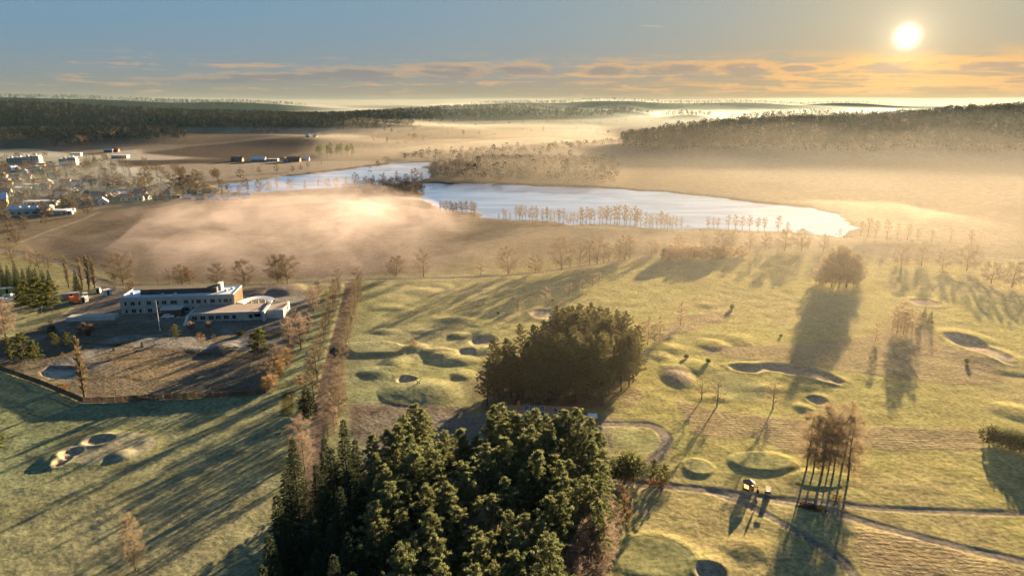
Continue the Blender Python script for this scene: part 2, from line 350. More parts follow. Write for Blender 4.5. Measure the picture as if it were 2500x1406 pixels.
# ------------------------------------------------------------------ ground sheet
def build_ground():
    az = np.concatenate([np.linspace(-180, -48, 34)[:-1], np.linspace(-48, -41, 22)[:-1], np.linspace(-41, 41, 640), np.linspace(41, 48, 22)[1:], np.linspace(48, 180, 34)[1:-1]])*pi/180
    rr = np.concatenate([[0.5, 20, 45, 62], np.geomspace(75, 620, 640), np.geomspace(620, 2600, 130)[1:], np.geomspace(2600, 16000, 60)[1:]])
    na, nr = len(az), len(rr)
    A, Rr = np.meshgrid(az, rr)
    x, y = (Rr*np.sin(A)).ravel(), (Rr*np.cos(A)).ravel()
    z = land(x, y)
    # normals of the whole sheet, so that the pieces cut from it meet without a seam
    X, Y, Z = x.reshape(nr, na), y.reshape(nr, na), z.reshape(nr, na)
    du = np.stack([np.roll(q, -1, 1)-np.roll(q, 1, 1) for q in (X, Y, Z)], -1)
    dv = np.stack([np.gradient(q, axis=0) for q in (X, Y, Z)], -1)
    nrm = np.cross(du, dv); nrm *= np.sign(nrm[..., 2:3])+1e-12; nrm /= np.linalg.norm(nrm, axis=-1, keepdims=True)+1e-12
    nrm = nrm.reshape(-1, 3)
    # ---- what grows or lies where (albedo, with shade mixed in at left), and how coarse it is
    r = np.hypot(x, y)
    n1, n2, n3 = fbm(x, y, 40, 4, 1), fbm(x, y, 6, 3, 2), fbm(x, y, 160, 3, 3)
    col = np.zeros((len(x), 3))
    def lay(mask, c):
        nonlocal col
        c = np.asarray(c, float); m = np.clip(mask, 0, 1)[:, None]
        col = col*(1-m)+c*m
    coarse = np.full(len(x), .25); furrow = np.zeros(len(x))
    lay(np.ones(len(x)), (.222, .216, .098))
    lay(sstep(.40, .66, n1)*.65, (.245, .22, .125))
    lay(sstep(.55, .75, n2)*.35, (.150, .172, .070))
    left = sstep(30, -60, x)*sstep(420, 250, y)  # darker, cooler tone at left puts the meadow's shade into the albedo
    lay(left*.85, (.118, .158, .104)); lay(left*sstep(.45, .7, n3)*.6, (.185, .165, .110)); lay(left*sstep(.5, .68, fbm(x, y, 14, 3, 19))*.4, (.115, .125, .075))
    # open country beyond the avenue
    c_far = sstep(330, 420, y+.02*x)
    lay(c_far, (.105, .092, .075)); lay(c_far*sstep(.45, .6, n3)*.6, (.13, .115, .09))
    lay(sstep(640, 800, r)*sstep(.35, .62, fbm(x, y, 420, 3, 12)), (.125, .115, .105))
    def zone(poly, c, soft=2.5, co=None, fu=None, amt=1.0, noise=0.0):
        sd = poly_sd(x, y, poly, soft*3+noise)
        if noise: sd = sd+(n2-.5)*2*noise
        m = sstep(soft, -soft, sd)*amt; lay(m, c)
        if co is not None: coarse[:] = coarse*(1-m)+co*m
        if fu is not None: furrow[:] = furrow*(1-m)+fu*m
    brown = (.074, .064, .055)
    zone(gp((100,596),(240,526),(420,500),(560,492),(800,482),(1040,488),(1110,520),(1215,538),(1420,556),(1700,566),(2000,582),(2300,600),(1900,608),(1650,616),(1500,636),(1380,656),(1100,670),(850,676),(600,690),(330,690),(180,640)), brown, 8, .6, .25)
    zone(gp((345,374),(470,360),(620,352),(770,345),(772,366),(768,388),(560,390),(470,383)), (.060, .052, .050), 14)
    zone(gp((268,394),(560,389),(760,389),(700,395),(420,402),(300,408)), (.055, .050, .048), 8)
    zone(gp((285,410),(430,402),(640,396),(800,393),(960,393),(1020,396),(900,404),(790,418),(700,428),(590,440),(430,446),(330,440)), (.19, .175, .16), 10)
    zone(gp((232,382),(270,372),(345,366),(350,376),(470,386),(420,391),(280,392)), (.24, .235, .225), 8)
    zone(gp((450,338),(610,322),(780,311),(900,319),(1000,326),(860,340),(640,346)), (.155, .145, .135), 18)
    zone(gp((1080,350),(1230,338),(1330,334),(1420,343),(1250,356),(1100,366)), (.19, .175, .155), 16)
    zone(gp((0,345),(260,352),(560,340),(700,345),(480,358),(250,362),(0,368)), (.085, .075, .068), 14)
    zone(gp((1040,430),(1110,392),(1500,385),(1560,420),(1500,452),(1200,446)), (.13, .11, .085), 20)
    lay(sstep(13, 19, z)*sstep(1050, 1150, r), (.016, .024, .023))      # under the far woods
    # golf course: tall tan rough, mown greens, sand
    tan_ = (.190, .160, .110)
    for poly in (gp((1650,976),(1700,988),(1800,1008),(1900,1018),(1970,1030),(2200,1045),(2370,1048),(2440,1062),(2400,1085),(2420,1100),(2200,1098),(2090,1090),(2000,1110),(1930,1104),(1850,1070),(1700,1066)),
                 gp((1685,862),(1760,846),(1960,836),(2120,820),(2190,790),(2250,800),(2330,850),(2460,912),(2430,935),(2330,938),(2160,918),(1990,895),(1800,876)),
                 gp((1660,768),(1790,757),(1795,770),(1740,792),(1640,818),(1600,838),(1585,830),(1630,795)),
                 gp((2090,1290),(2230,1310),(2520,1400),(2520,1450),(2300,1450),(2120,1380)),
                 gp((1520,955),(1555,945),(1578,965),(1565,985),(1510,990)),
                 gp((1488,1048),(1502,1046),(1504,1100),(1530,1130),(1500,1120),(1486,1080))):
        zone(poly, tan_, 1.2, .8, 1.0, .8, 1.6)
    zone(gp((1200,640),(1500,632),(1640,640),(1850,622),(2150,640),(2500,660),(2500,720),(1900,700),(1500,760),(1250,790),(870,790),(870,700)), (.20, .19, .10), 25, amt=.6)
    for e in MOUND_E[7:8]: lay(sstep(1.05, .8, ellipse_r(x, y, e[0])), (.21, .185, .14))
    for e in GREEN_E:
        q = ellipse_r(x, y, e); m = sstep(1.03, .96, q)
        lay(sstep(1.30, 1.2, q)*.5, (.21, .215, .10)); lay(m, (.185, .198, .105)); coarse[:] = coarse*(1-m)+.05*m; furrow *= (1-m)
    lay(sstep(1.03, .97, ellipse_r(x, y, GREEN_E[4]))*.8, (.185, .185, .15))
    cls = np.zeros(len(x), np.int32)
    for i, e in enumerate(GREEN_E): cls[ellipse_r(x, y, e) < 1.0] = 10+i
    # works site round the long building
    sd = poly_sd(x, y, SITE, 30)+(n2-.5)*2
    m = sstep(1.5, -1.5, sd); lay(m, (.082, .078, .068)); coarse[:] = coarse*(1-m)+.8*m; cls[(sd < 0)] = 2
    lay(m*sstep(.50, .62, n1), (.105, .098, .080)); lay(m*sstep(.55, .65, n2)*.7, (.085, .075, .06))
    lay(m*sstep(.58, .66, fbm(x, y, 18, 3, 88))*.55, (.19, .20, .215))
    zone(gp((170,770),(270,706),(430,700),(700,697),(768,715),(752,790),(690,800),(640,806),(470,806),(330,790),(205,790)), (.130, .120, .112), 4, .8, noise=1.5)
    zone(gp((210,775),(300,705),(560,702),(585,730),(300,735),(250,770)), (.105, .10, .098), 3)
    zone(gp((650,728),(700,722),(745,724),(735,738),(690,744),(655,742)), (.19, .19, .19), 1.5)
    zone(gp((255,860),(310,905),(300,930),(420,930),(480,905),(640,870),(600,862),(480,880)), (.15, .122, .085), 4, amt=.8, noise=2)
    for tr in (gp((200,840),(260,845),(350,852),(450,862),(540,870),(625,876)), gp((210,890),(300,880),(420,868)), gp((205,930),(300,922),(340,930))):
        lay(sstep(1.2, .5, line_dist(x, y, tr, 4)), (.075, .06, .046))
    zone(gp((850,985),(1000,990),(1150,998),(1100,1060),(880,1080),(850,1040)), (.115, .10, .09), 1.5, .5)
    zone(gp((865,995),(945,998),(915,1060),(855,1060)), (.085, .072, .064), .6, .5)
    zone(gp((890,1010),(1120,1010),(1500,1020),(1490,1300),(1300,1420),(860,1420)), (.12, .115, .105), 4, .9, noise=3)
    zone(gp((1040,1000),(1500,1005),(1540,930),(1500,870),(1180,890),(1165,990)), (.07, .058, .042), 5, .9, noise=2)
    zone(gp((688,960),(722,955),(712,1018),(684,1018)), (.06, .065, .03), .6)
    # sand
    for i, (e, d) in enumerate(BUNK_E):
        q = ellipse_r(x, y, e)*(1+.22*(fbm(x, y, 6, 2, 77)-.5)*2)
        m = sstep(.98, .90, q); lay(m, (.215, .19, .155)); coarse[:] = coarse*(1-m)+.08*m; furrow *= (1-m); cls[q < .94] = 40+i
    for i, P in enumerate(BUNK_P):
        sd = poly_sd(x, y, P, 6.0)+(fbm(x, y, 5, 2, 78)-.5)*1.2
        m = sstep(-.1, -.7, sd); lay(m, (.215, .19, .155)); coarse[:] = coarse*(1-m)+.08*m; furrow *= (1-m); cls[sd < -.4] = 62+i
    # roads and paths
    for i, (p, w, c) in enumerate([(AVENUE, 2.0, (.085, .072, .066))]+[(p, w, (.14, .13, .125)) for p, w in zip(PATHS, PATH_W)]+[(p, w, (.12, .112, .108)) for p, w in zip(ROADS, ROAD_W)]):
        dl = line_dist(x, y, p, w+5)
        lay(sstep(w+1.2, w+.3, dl)*.45, (.19, .18, .13))
        m = sstep(w+.25, w-.25, dl); lay(m, c); coarse[:] = coarse*(1-m)+.15*m; furrow *= (1-m)
        if 1 <= i <= 4: lay(m*sstep(.5, .1, dl/w)*.5, (.17, .16, .12))
        cls[dl < w] = 70+i
    # stiff grass bank under the water's edge
    for P in (LAKE_A, LAKE_B): lay(sstep(14, 2, poly_sd(x, y, P, 40)), (.095, .08, .06))
    col *= (.86+.28*n2)[:, None]
    # ---- faces, sorted into the pieces of the setting
    i, j = np.meshgrid(np.arange(nr-1), np.arange(na), indexing='ij'); jn = (j+1) % na
    F = np.stack([i*na+j, i*na+jn, (i+1)*na+jn, (i+1)*na+j], -1).reshape(-1, 4)
    fc = cls[F[:, 0]]
    mt = bpy.data.materials.new('grass_and_earth'); mt.use_nodes = True; T = NT(mt.node_tree); b = T.n['Principled BSDF']
    geo = T.new('ShaderNodeNewGeometry').outputs['Position']
    at = lambda k: T.new('ShaderNodeAttribute', attribute_name=k)
    zc, co, fu = at('zone').outputs['Color'], at('coarse').outputs['Fac'], at('furrow').outputs['Fac']
    fine = T.noise(geo, .9, 5, .65); mid = T.noise(geo, .16, 4, .6)
    k = T.m('MULTIPLY', T.ramp(fine, .25, .75, .58, 1.42), T.ramp(mid, .3, .7, .86, 1.14))
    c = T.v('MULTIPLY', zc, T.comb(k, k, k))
    c = T.mix(T.m('MULTIPLY', T.ramp(T.noise(geo, .35, 5, .7), .52, .72), .22), c, (.24, .235, .19))
    # rows of cut tussocks in the tall rough
    sp = T.new('ShaderNodeSeparateXYZ'); T.l.new(geo, sp.inputs[0])
    wob = T.m('MULTIPLY', T.noise(geo, .05, 3), 22.0)
    ph = T.m('ADD', T.m('ADD', T.m('MULTIPLY', sp.outputs[1], 4.9), T.m('MULTIPLY', sp.outputs[0], .5)), wob)
    row = T.m('MULTIPLY', T.m('ADD', T.m('SINE', ph), 1.0), .5)
    row = T.m('MULTIPLY', row, T.ramp(T.noise(geo, .6, 3, .6), .3, .65))
    hgt = T.m('ADD', T.m('MULTIPLY', T.m('MULTIPLY', fine, T.m('ADD', co, .1)), .55), T.m('MULTIPLY', T.m('MULTIPLY', row, fu), .11))
    bp = T.new('ShaderNodeBump'); bp.inputs['Strength'].default_value = .75; bp.inputs['Distance'].default_value = .8
    T.l.new(hgt, bp.inputs['Height']); T.l.new(bp.outputs[0], b.inputs['Normal'])
    T.put(b.inputs['Base Color'], c); b.inputs['Roughness'].default_value = .95; b.inputs['Specular IOR Level'].default_value = 0.0
    V = np.stack([x, y, z], -1)
    def piece(name, sel, kind='structure', label=None):
        f = F[sel]
        if len(f) == 0: return None
        used, inv = np.unique(f, return_inverse=True)
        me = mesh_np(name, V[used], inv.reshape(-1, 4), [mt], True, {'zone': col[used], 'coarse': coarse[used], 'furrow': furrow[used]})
        me.normals_split_custom_set_from_vertices(nrm[used].tolist())
        return put(name, me, kind=kind, label=label)
    names = {2: ('building_site', 'brown churned-up ground of the works site round the long building')}
    for k in range(len(GREEN_E)): names[10+k] = ('mown_green', None)
    for k in range(len(BUNK_E)): names[40+k] = ('sand_bunker', None)
    names[62] = names[63] = ('sand_bunker', None)
    names[70] = ('avenue_road', 'brown straight road running between two rows of bare trees')
    for k in range(4): names[71+k] = ('path', None)
    for k in range(4): names[75+k] = ('road', None)
    piece('ground', fc == 0, label='frosted golf-course grass and open fields out to the horizon')
    for k, (nm, lb) in names.items(): piece(nm, fc == k, label=lb)
build_ground()

# ------------------------------------------------------------------ lake and pond
def water(name, poly, z, col, rough, label, spec=.14):
    import bmesh
    bm = bmesh.new()
    P = np.array(poly); c = P.mean(0)
    vs = [bm.verts.new((p[0], p[1], z)) for p in P]
    bm.faces.new(vs); bmesh.ops.triangulate(bm, faces=bm.faces[:])
    me = bpy.data.meshes.new(name); bm.normal_update(); bm.to_mesh(me); bm.free()
    if me.polygons[0].normal.z < 0: me.flip_normals()
    mt = bpy.data.materials.new(name+'_surface'); mt.use_nodes = True; T = NT(mt.node_tree); b = T.n['Principled BSDF']
    geo = T.new('ShaderNodeNewGeometry').outputs['Position']
    st = T.v('MULTIPLY', geo, (.35, 1.0, 1.0))
    n = T.noise(st, .035, 6, .62, .8)
    T.put(b.inputs['Base Color'], T.mix(T.ramp(n, .35, .65), tuple(q*.7 for q in col), col))
    b.inputs['Roughness'].default_value = rough; b.inputs['IOR'].default_value = 1.33; b.inputs['Specular IOR Level'].default_value = spec
    if name == 'lake':      # skin ice: a faint, clean mirror of the far shore over the pale sheet
        b.inputs['Specular IOR Level'].default_value = 0.0; gl = T.new('ShaderNodeBsdfGlossy'); gl.inputs['Roughness'].default_value = .035; gl.inputs[0].default_value = (.85, .9, 1.0, 1)
        mx = T.new('ShaderNodeMixShader'); mx.inputs[0].default_value = .42; T.l.new(b.outputs[0], mx.inputs[1]); T.l.new(gl.outputs[0], mx.inputs[2]); T.l.new(mx.outputs[0], T.n['Material Output'].inputs[0])
    bp = T.new('ShaderNodeBump'); bp.inputs['Strength'].default_value = .12; bp.inputs['Distance'].default_value = .3
    T.l.new(T.noise(T.v('MULTIPLY', geo, (.3, 1.0, 1.0)), .5, 3, .6), bp.inputs['Height']); T.l.new(bp.outputs[0], b.inputs['Normal'])
    me.materials.append(mt)
    put(name, me, kind='structure', label=label)
def grow(poly, k):
    P = np.array(poly); c = P.mean(0); d = P-c
    return (c+d*(1+k/np.linalg.norm(d, axis=1, keepdims=True))).tolist()
water('lake', grow(LAKE_A, 22), LAKE_Z, (.195, .305, .56), .10, 'still upper arm of the lake behind the allotment cabins')
water('lake', grow(LAKE_B, 22), LAKE_Z-.01, (.205, .31, .56), .10, 'broad pale lake fading into golden mist')
water('pond', grow(POND, .5), -.45, (.02, .035, .055), .05, 'small dark blue pond beside the tall poplar', .3)

# ------------------------------------------------------------------ air
def volume_mat(name, col, density, aniso, patchy=None):
    mt = bpy.data.materials.new(name); mt.use_nodes = True; T = NT(mt.node_tree)
    T.n.remove(T.n['Principled BSDF'])
    p = T.new('ShaderNodeVolumePrincipled'); p.inputs['Color'].default_value = (*col, 1)
    p.inputs['Density'].default_value = density; p.inputs['Anisotropy'].default_value = aniso
    if patchy:      # wisps: the mist is denser and thinner in places
        co = T.v('MULTIPLY', T.new('ShaderNodeTexCoord').outputs['Object'], (1.0, 1.0, 2.2))
        n = T.noise(co, 1.0/patchy, 5, .66, 1.8)
        T.put(p.inputs['Density'], T.m('MULTIPLY', T.ramp(n, .38, .68, .30, 1.75), density))
    T.l.new(p.outputs[0], T.n['Material Output'].inputs['Volume'])
    return mt
def build_air():
    x0, x1, y0, y1, z0, z1 = -13000, 13000, -1500, 14000, -14, 150
    v = [(x0,y0,z0),(x1,y0,z0),(x1,y1,z0),(x0,y1,z0),(x0,y0,z1),(x1,y0,z1),(x1,y1,z1),(x0,y1,z1)]
    f = [(3,2,1,0),(4,5,6,7),(0,1,5,4),(1,2,6,5),(2,3,7,6),(3,0,4,7)]
    put('haze', mesh_np('haze', v, np.array(f), [volume_mat('haze', (.45, .75, 1.0), HAZE, .12)]), kind='stuff', label='thin cold morning haze over the whole valley')
HAZE = 6e-6
build_air()
MIST_G = .5
def mist(name, poly, thick, sigma, label, edge, waves=(70, 24), rough=.75, step=6.0, seed=1, col=(.92, .90, .88), floor=.0, patchy=None, g=None):
    """a bank of ground mist: a closed body with a billowed top that thins to nothing at its edge"""
    P = np.array(poly); x = np.arange(P[:,0].min()-edge, P[:,0].max()+edge+step, step); y = np.arange(P[:,1].min()-edge, P[:,1].max()+edge+step, step)
    X, Y = np.meshgrid(x, y); ny, nx = X.shape; xf, yf = X.ravel(), Y.ravel()
    wx, wy = xf+(fbm(xf, yf, waves[0], 2, seed+50)-.5)*edge*1.1, yf+(fbm(xf, yf, waves[0], 2, seed+60)-.5)*edge*1.1
    m = sstep(edge*.5, -edge, poly_sd(wx, wy, poly, edge*2.5))
    n = .62*fbm(wx, wy, waves[0], 3, seed)+.38*fbm(wx, wy, waves[1], 3, seed+9)
    t = thick*m*np.clip(1-rough+rough*2*(n-.27)/.46*.5+floor, 0, 1.6)
    z = land(xf, yf); low = np.minimum(z, 0)-6
    top = np.where(t > .03, z+t, low+.5)
    V = np.concatenate([np.c_[xf, yf, top], np.c_[xf, yf, low]]); N = nx*ny
    i, j = np.meshgrid(np.arange(ny-1), np.arange(nx-1), indexing='ij'); a = (i*nx+j).ravel()
    up = np.stack([a, a+1, a+nx+1, a+nx], 1); dn = np.stack([a+N, a+nx+N, a+nx+1+N, a+1+N], 1)
    b = np.concatenate([np.arange(nx), np.arange(1, ny)*nx+nx-1, (ny-1)*nx+np.arange(nx-2, -1, -1), np.arange(ny-2, 0, -1)*nx]); bn = np.roll(b, -1)
    me = mesh_np(name, V, np.concatenate([up, dn, np.stack([b, b+N, bn+N, bn], 1)]), [volume_mat(name, col, sigma, MIST_G if g is None else g, patchy)])
    return put(name, me, kind='stuff', label=label)
mist('mist', gp((330,610),(380,560),(480,520),(700,500),(960,492),(1060,500),(1165,532),(1110,570),(1050,610),(1020,660),(920,690),(760,701),(600,703),(440,692),(340,668)), 32, .0023, 'billowing cream fog bank lying over the brown field', 36, (75, 26), .75, 4.0, 3, col=(.60, .56, .63), patchy=50)
mist('mist', gp((870,705),(960,690),(1080,690),(1230,700),(1180,730),(1050,745),(920,740)), 3.4, .0022, 'thin wisp of mist drifting across the fairway', 14, (40, 14), .9, 3.0, 5)
mist('mist', gp((1480,478),(1490,430),(1560,385),(1700,365),(2500,360),(3000,380),(3000,640),(2400,720),(2150,640),(1950,600),(1700,560),(1560,520)), 26, .00003, 'golden mist over the right-hand end of the lake', 70, (170, 60), .6, 14, 7, patchy=95)
mist('mist', quad_px:=[at_dist(900,1750),at_dist(2900,1600),at_dist(3200,6500),at_dist(700,6500)], 32, .00008, 'pale mist filling the distant valley', 350, (700, 220), .5, 70, 9, col=(.78, .92, 1.0))
mist('mist', gp((760,440),(720,380),(780,325),(1000,312),(1500,316),(1560,400),(1500,450),(1200,446),(1030,444),(900,446)), 18, .00026, 'thin rosy mist on the fields behind the lake', 70, (150, 60), .6, 14, 11)
mist('mist', [at_dist(-1200,9200),at_dist(3900,9200),at_dist(3900,13200),at_dist(-1200,13200)], 118, .000012, 'sea of fog gleaming along the horizon', 500, (2600, 900), .35, 160, 13, floor=.15)
mist('mist', [(-45, 95), (-40, 330), (10, 560), (150, 1150), (900, 1250), (900, 500), (330, 95), (60, 70)], 72, .000009, 'golden haze over the golf course, added partly in place of lens glare', 60, (160, 70), .25, 12, 15, floor=.1, g=.6)  # real haze plus added veil that lifts darks as lens glare does
mist('mist', gp((1080,640),(1180,560),(1300,552),(1700,566),(2100,590),(2000,612),(1600,622),(1350,655)), 7, .0009, 'thin amber mist on the field beyond the avenue', 24, (80, 30), .8, 5, 17)
mist('mist', [(-42, 150), (-30, 330), (20, 420), (330, 420), (260, 200), (120, 112), (20, 112), (-20, 122)], 70, .00007, 'added amber haze body veiling the second grove in place of lens glare', 38, (120, 60), .25, 9, 19, floor=.1, g=.6)  # added body: imitates veiling lens glare over the dark trees
mist('mist', gp((40,600),(240,525),(560,490),(1040,480),(1190,520),(1300,570),(1280,660),(1130,720),(880,712),(620,700),(300,694),(120,650)), 14, .0013, 'ragged thin mist spreading round the fog bank', 40, (110, 40), .9, 6, 23, col=(.66, .62, .70), patchy=48)
mist('mist', gp((1780,560),(1820,505),(1950,490),(2200,500),(2400,540),(2400,610),(2150,612),(1950,592)), 12, .00045, 'bright golden mist hiding the right tip of the lake', 45, (90, 40), .6, 8, 29, patchy=55)
mist('mist', gp((-60,560),(-60,380),(120,375),(260,390),(420,440),(560,470),(420,500),(220,525)), 13, .0009, 'thin bluish smoke haze lying over the town', 40, (90, 40), .7, 8, 31, col=(.7, .85, 1.0))

# ------------------------------------------------------------------ tree building
class MB:
    """collects triangles with a colour per vertex"""
    def __init__(s): s.v, s.c, s.f, s.n = [], [], [], 0
    def add(s, v, f, c):
        v = np.asarray(v, np.float32).reshape(-1, 3); f = np.asarray(f, np.int32).reshape(-1, 3)
        c = np.broadcast_to(np.asarray(c, np.float32), v.shape)
        s.v.append(v); s.c.append(c); s.f.append(f+s.n); s.n += len(v)
    def tube(s, pts, rad, n, col):
        """tapered tube through points"""
        pts = np.asarray(pts, float); k = len(pts); d = np.gradient(pts, axis=0); d /= np.linalg.norm(d, axis=1, keepdims=True)+1e-9
        ref = np.where(np.abs(d[:, 2:3]) > .9, [[1., 0, 0]], [[0, 0, 1.]])
        u = np.cross(d, ref); u /= np.linalg.norm(u, axis=1, keepdims=True)+1e-9; w = np.cross(d, u)
        a = np.arange(n)*2*pi/n
        v = pts[:, None]+np.asarray(rad)[:, None, None]*(np.cos(a)[None, :, None]*u[:, None]+np.sin(a)[None, :, None]*w[:, None])
        i, j = np.meshgrid(np.arange(k-1), np.arange(n), indexing='ij'); jn = (j+1) % n
        a0, b0, c0, d0 = (i*n+j).ravel(), (i*n+jn).ravel(), ((i+1)*n+jn).ravel(), ((i+1)*n+j).ravel()
        s.add(v.reshape(-1, 3), np.concatenate([np.stack([a0, b0, c0], 1), np.stack([a0, c0, d0], 1)]), col)
    def spikes(s, base, d, length, width, col0, col1, g):
        """thin triangles from base along d"""
        base = np.asarray(base, float); d = np.asarray(d, float); n = len(base)
        d = d/(np.linalg.norm(d, axis=1, keepdims=True)+1e-9)
        side = np.cross(d, g.normal(size=(n, 3))); side /= np.linalg.norm(side, axis=1, keepdims=True)+1e-9
        L = np.broadcast_to(length, n)[:, None]; Wd = np.broadcast_to(width, n)[:, None]
        v = np.stack([base-side*Wd/2, base+side*Wd/2, base+d*L], 1)
        c = np.stack([np.broadcast_to(col0, (n, 3)), np.broadcast_to(col0, (n, 3)), np.broadcast_to(col1, (n, 3))], 1)
        s.add(v.reshape(-1, 3), np.arange(3*n).reshape(-1, 3), c.reshape(-1, 3))
    def leaves(s, base, d, length, width, col, g):
        """leaf-like kites: quads as two triangles, broadest in the middle"""
        base = np.asarray(base, float); d = np.asarray(d, float); n = len(base)
        d = d/(np.linalg.norm(d, axis=1, keepdims=True)+1e-9)
        side = np.cross(d, g.normal(size=(n, 3))); side /= np.linalg.norm(side, axis=1, keepdims=True)+1e-9
        L = np.broadcast_to(length, n)[:, None]; Wd = np.broadcast_to(width, n)[:, None]
        m = base+d*L*.5
        v = np.stack([base, m-side*Wd/2, base+d*L, m+side*Wd/2], 1)
        f = np.arange(n)[:, None]*4+np.array([[0, 1, 2, 0, 2, 3]])
        c = np.repeat(np.broadcast_to(col, (n, 3)), 4, 0)
        s.add(v.reshape(-1, 3), f.reshape(-1, 3), c)
    def mesh(s, name, mat, smooth=False):
        return mesh_np(name, np.concatenate(s.v), np.concatenate(s.f), [mat], smooth, {'tint': np.concatenate(s.c)})

BARK = material('bark', rough=.95, vary=.35, scale=1.2, attr='tint', spec=.1)
NEEDLE = material('needles', rough=.8, attr='tint', translucent=.35, spec=.15)
TWIG = material('twigs', rough=.9, attr='tint', translucent=.45, spec=0.0)

def unit(g, n):
    v = g.normal(size=(n, 3)); return v/np.linalg.norm(v, axis=1, keepdims=True)

def pine(seed, Ht=19.0, crown=.55, Rm=3.4, point=.85, green=(.056, .086, .036), frost=(.265, .275, .150), nl=34, dens=1.0, clump=1.0):
    """Scots pine: bare reddish stem, limbs with flattened tufts, uneven crown"""
    g = np.random.default_rng(seed); T, C = MB(), MB()
    n = 7; zz = np.linspace(0, Ht*.97, n); lean = g.normal(0, .25, 2)
    wob = np.cumsum(g.normal(0, .10, (n, 2)), 0)
    stem = np.c_[wob[:, 0]+lean[0]*zz/Ht, wob[:, 1]+lean[1]*zz/Ht, zz]
    cols = np.repeat(np.where((zz/Ht < .45)[:, None], [[.060, .045, .036]], [[.16, .085, .045]]), 6, 0)
    T.tube(stem, np.interp(zz/Ht, [0, .1, 1], [.26, .21, .03])*Ht/19, 6, cols)
    at = lambda z: np.array([np.interp(z, zz, stem[:, 0]), np.interp(z, zz, stem[:, 1]), z])
    z0 = Ht*(1-crown); a = g.uniform(0, 6.28)
    for k in range(nl):
        t = (k+g.uniform(0, .9))/nl; z = z0+(Ht*.985-z0)*t
        prof = (min(t/.10, 1)**.5)*(1-t)**point+.07
        L = Rm*prof*g.uniform(.65, 1.18); a += 2.4+g.uniform(-.5, .5)
        up = .18+.6*t+g.uniform(-.12, .15)
        p0 = at(z); dirn = np.array([cos(a), sin(a), up]); end = p0+dirn*L; mid = p0+dirn*L*.55+np.array([0, 0, -.12*L])
        T.tube([p0, mid, end], [.06*(1-t*.6), .04, .015], 3, (.11, .065, .04))
        nc = max(3, int(round(L*2.7)))
        for c in range(nc):
            s_ = .30+.75*(c+.5)/nc
            cc = p0+dirn*L*s_+np.array([*(g.normal(0, .17*L*s_+.05, 2)), g.normal(.1, .22)])
            r = (.30+.24*g.random())*clump
            m = int(50*dens); u = unit(g, m)*np.array([1, 1, .62])
            base = cc+u*r*g.uniform(.15, .75, (m, 1))
            d = u*.8+np.array([0, 0, .85])+dirn*.3+g.normal(0, .25, (m, 3))
            fr = np.clip(.38+.55*u[:, 2:3]+.25*s_+g.normal(0, .22, (m, 1)), 0, 1)**1.5*(.35+.65*g.random())  # frost on upper needles, its warm tone also painting sunlit tips
            col = np.array(green)*(.7+.6*g.random((m, 1)))*(1-fr)+np.array(frost)*fr
            C.leaves(base, d, g.uniform(.28, .55, m)*clump, g.uniform(.075, .14, m)*clump, col, g)
    top = at(Ht*.965); m = int(70*dens); u = unit(g, m)
    C.leaves(top+u*.35, u+np.array([0, 0, .9]), .55, .18, np.array(frost)*(.5+.5*g.random((m, 1))), g)
    return T, C

def spruce(seed, Ht=20.0, Rm=3.0, green=(.019, .034, .018), frost=(.045, .058, .030), low=.06, per=10):
    """spruce: whorls of drooping boughs in a cone"""
    g = np.random.default_rng(seed); T, C = MB(), MB()
    T.tube([(0, 0, 0), (0, 0, Ht*.5), (0, 0, Ht*.98)], [.26*Ht/20, .16*Ht/20, .02], 6, (.065, .05, .04))
    nw = int(Ht*1.45); a0 = 0
    for k in range(nw):
        t = (k+g.uniform(-.3, .3))/nw; t = min(max(t, 0), .995); z = Ht*(low+(1-low)*t)
        Rk = Rm*(1-t)**.95*(.86+.28*g.random())+.12; a0 += 1.1
        nb = max(4, int(per*(1-t*.5)))
        for b in range(nb):
            a = a0+b*2*pi/nb+g.uniform(-.25, .25); L = Rk*g.uniform(.78, 1.12)
            d0 = np.array([cos(a), sin(a), 0]); sd = np.array([-sin(a), cos(a), 0])
            m = max(8, int(12+L*11)); s_ = g.uniform(.12, 1.0, m)[:, None]
            base = np.array([0, 0, z])+d0*L*s_+np.array([0, 0, 1])*(-.38*L*s_+.16*L*s_**2*1.4)+sd*g.normal(0, 1, (m, 1))*.16*L*s_
            d = d0*.8+sd*g.normal(0, .55, (m, 1))+np.array([0, 0, 1])*g.normal(-.12, .25, (m, 1))
            fr = np.clip(s_*.9-.25+g.normal(0, .25, (m, 1)), 0, 1)*g.uniform(.2, 1)
            col = np.array(green)*(.6+.8*g.random((m, 1)))*(1-fr)+np.array(frost)*fr
            C.leaves(base, d, g.uniform(.38, .75, m), g.uniform(.09, .18, m), col, g)
    u = unit(g, 20); C.leaves(np.array([0, 0, Ht*.97])+u*.1, u*.4+np.array([0, 0, 1]), .6, .12, np.array(frost), g)
    return T, C

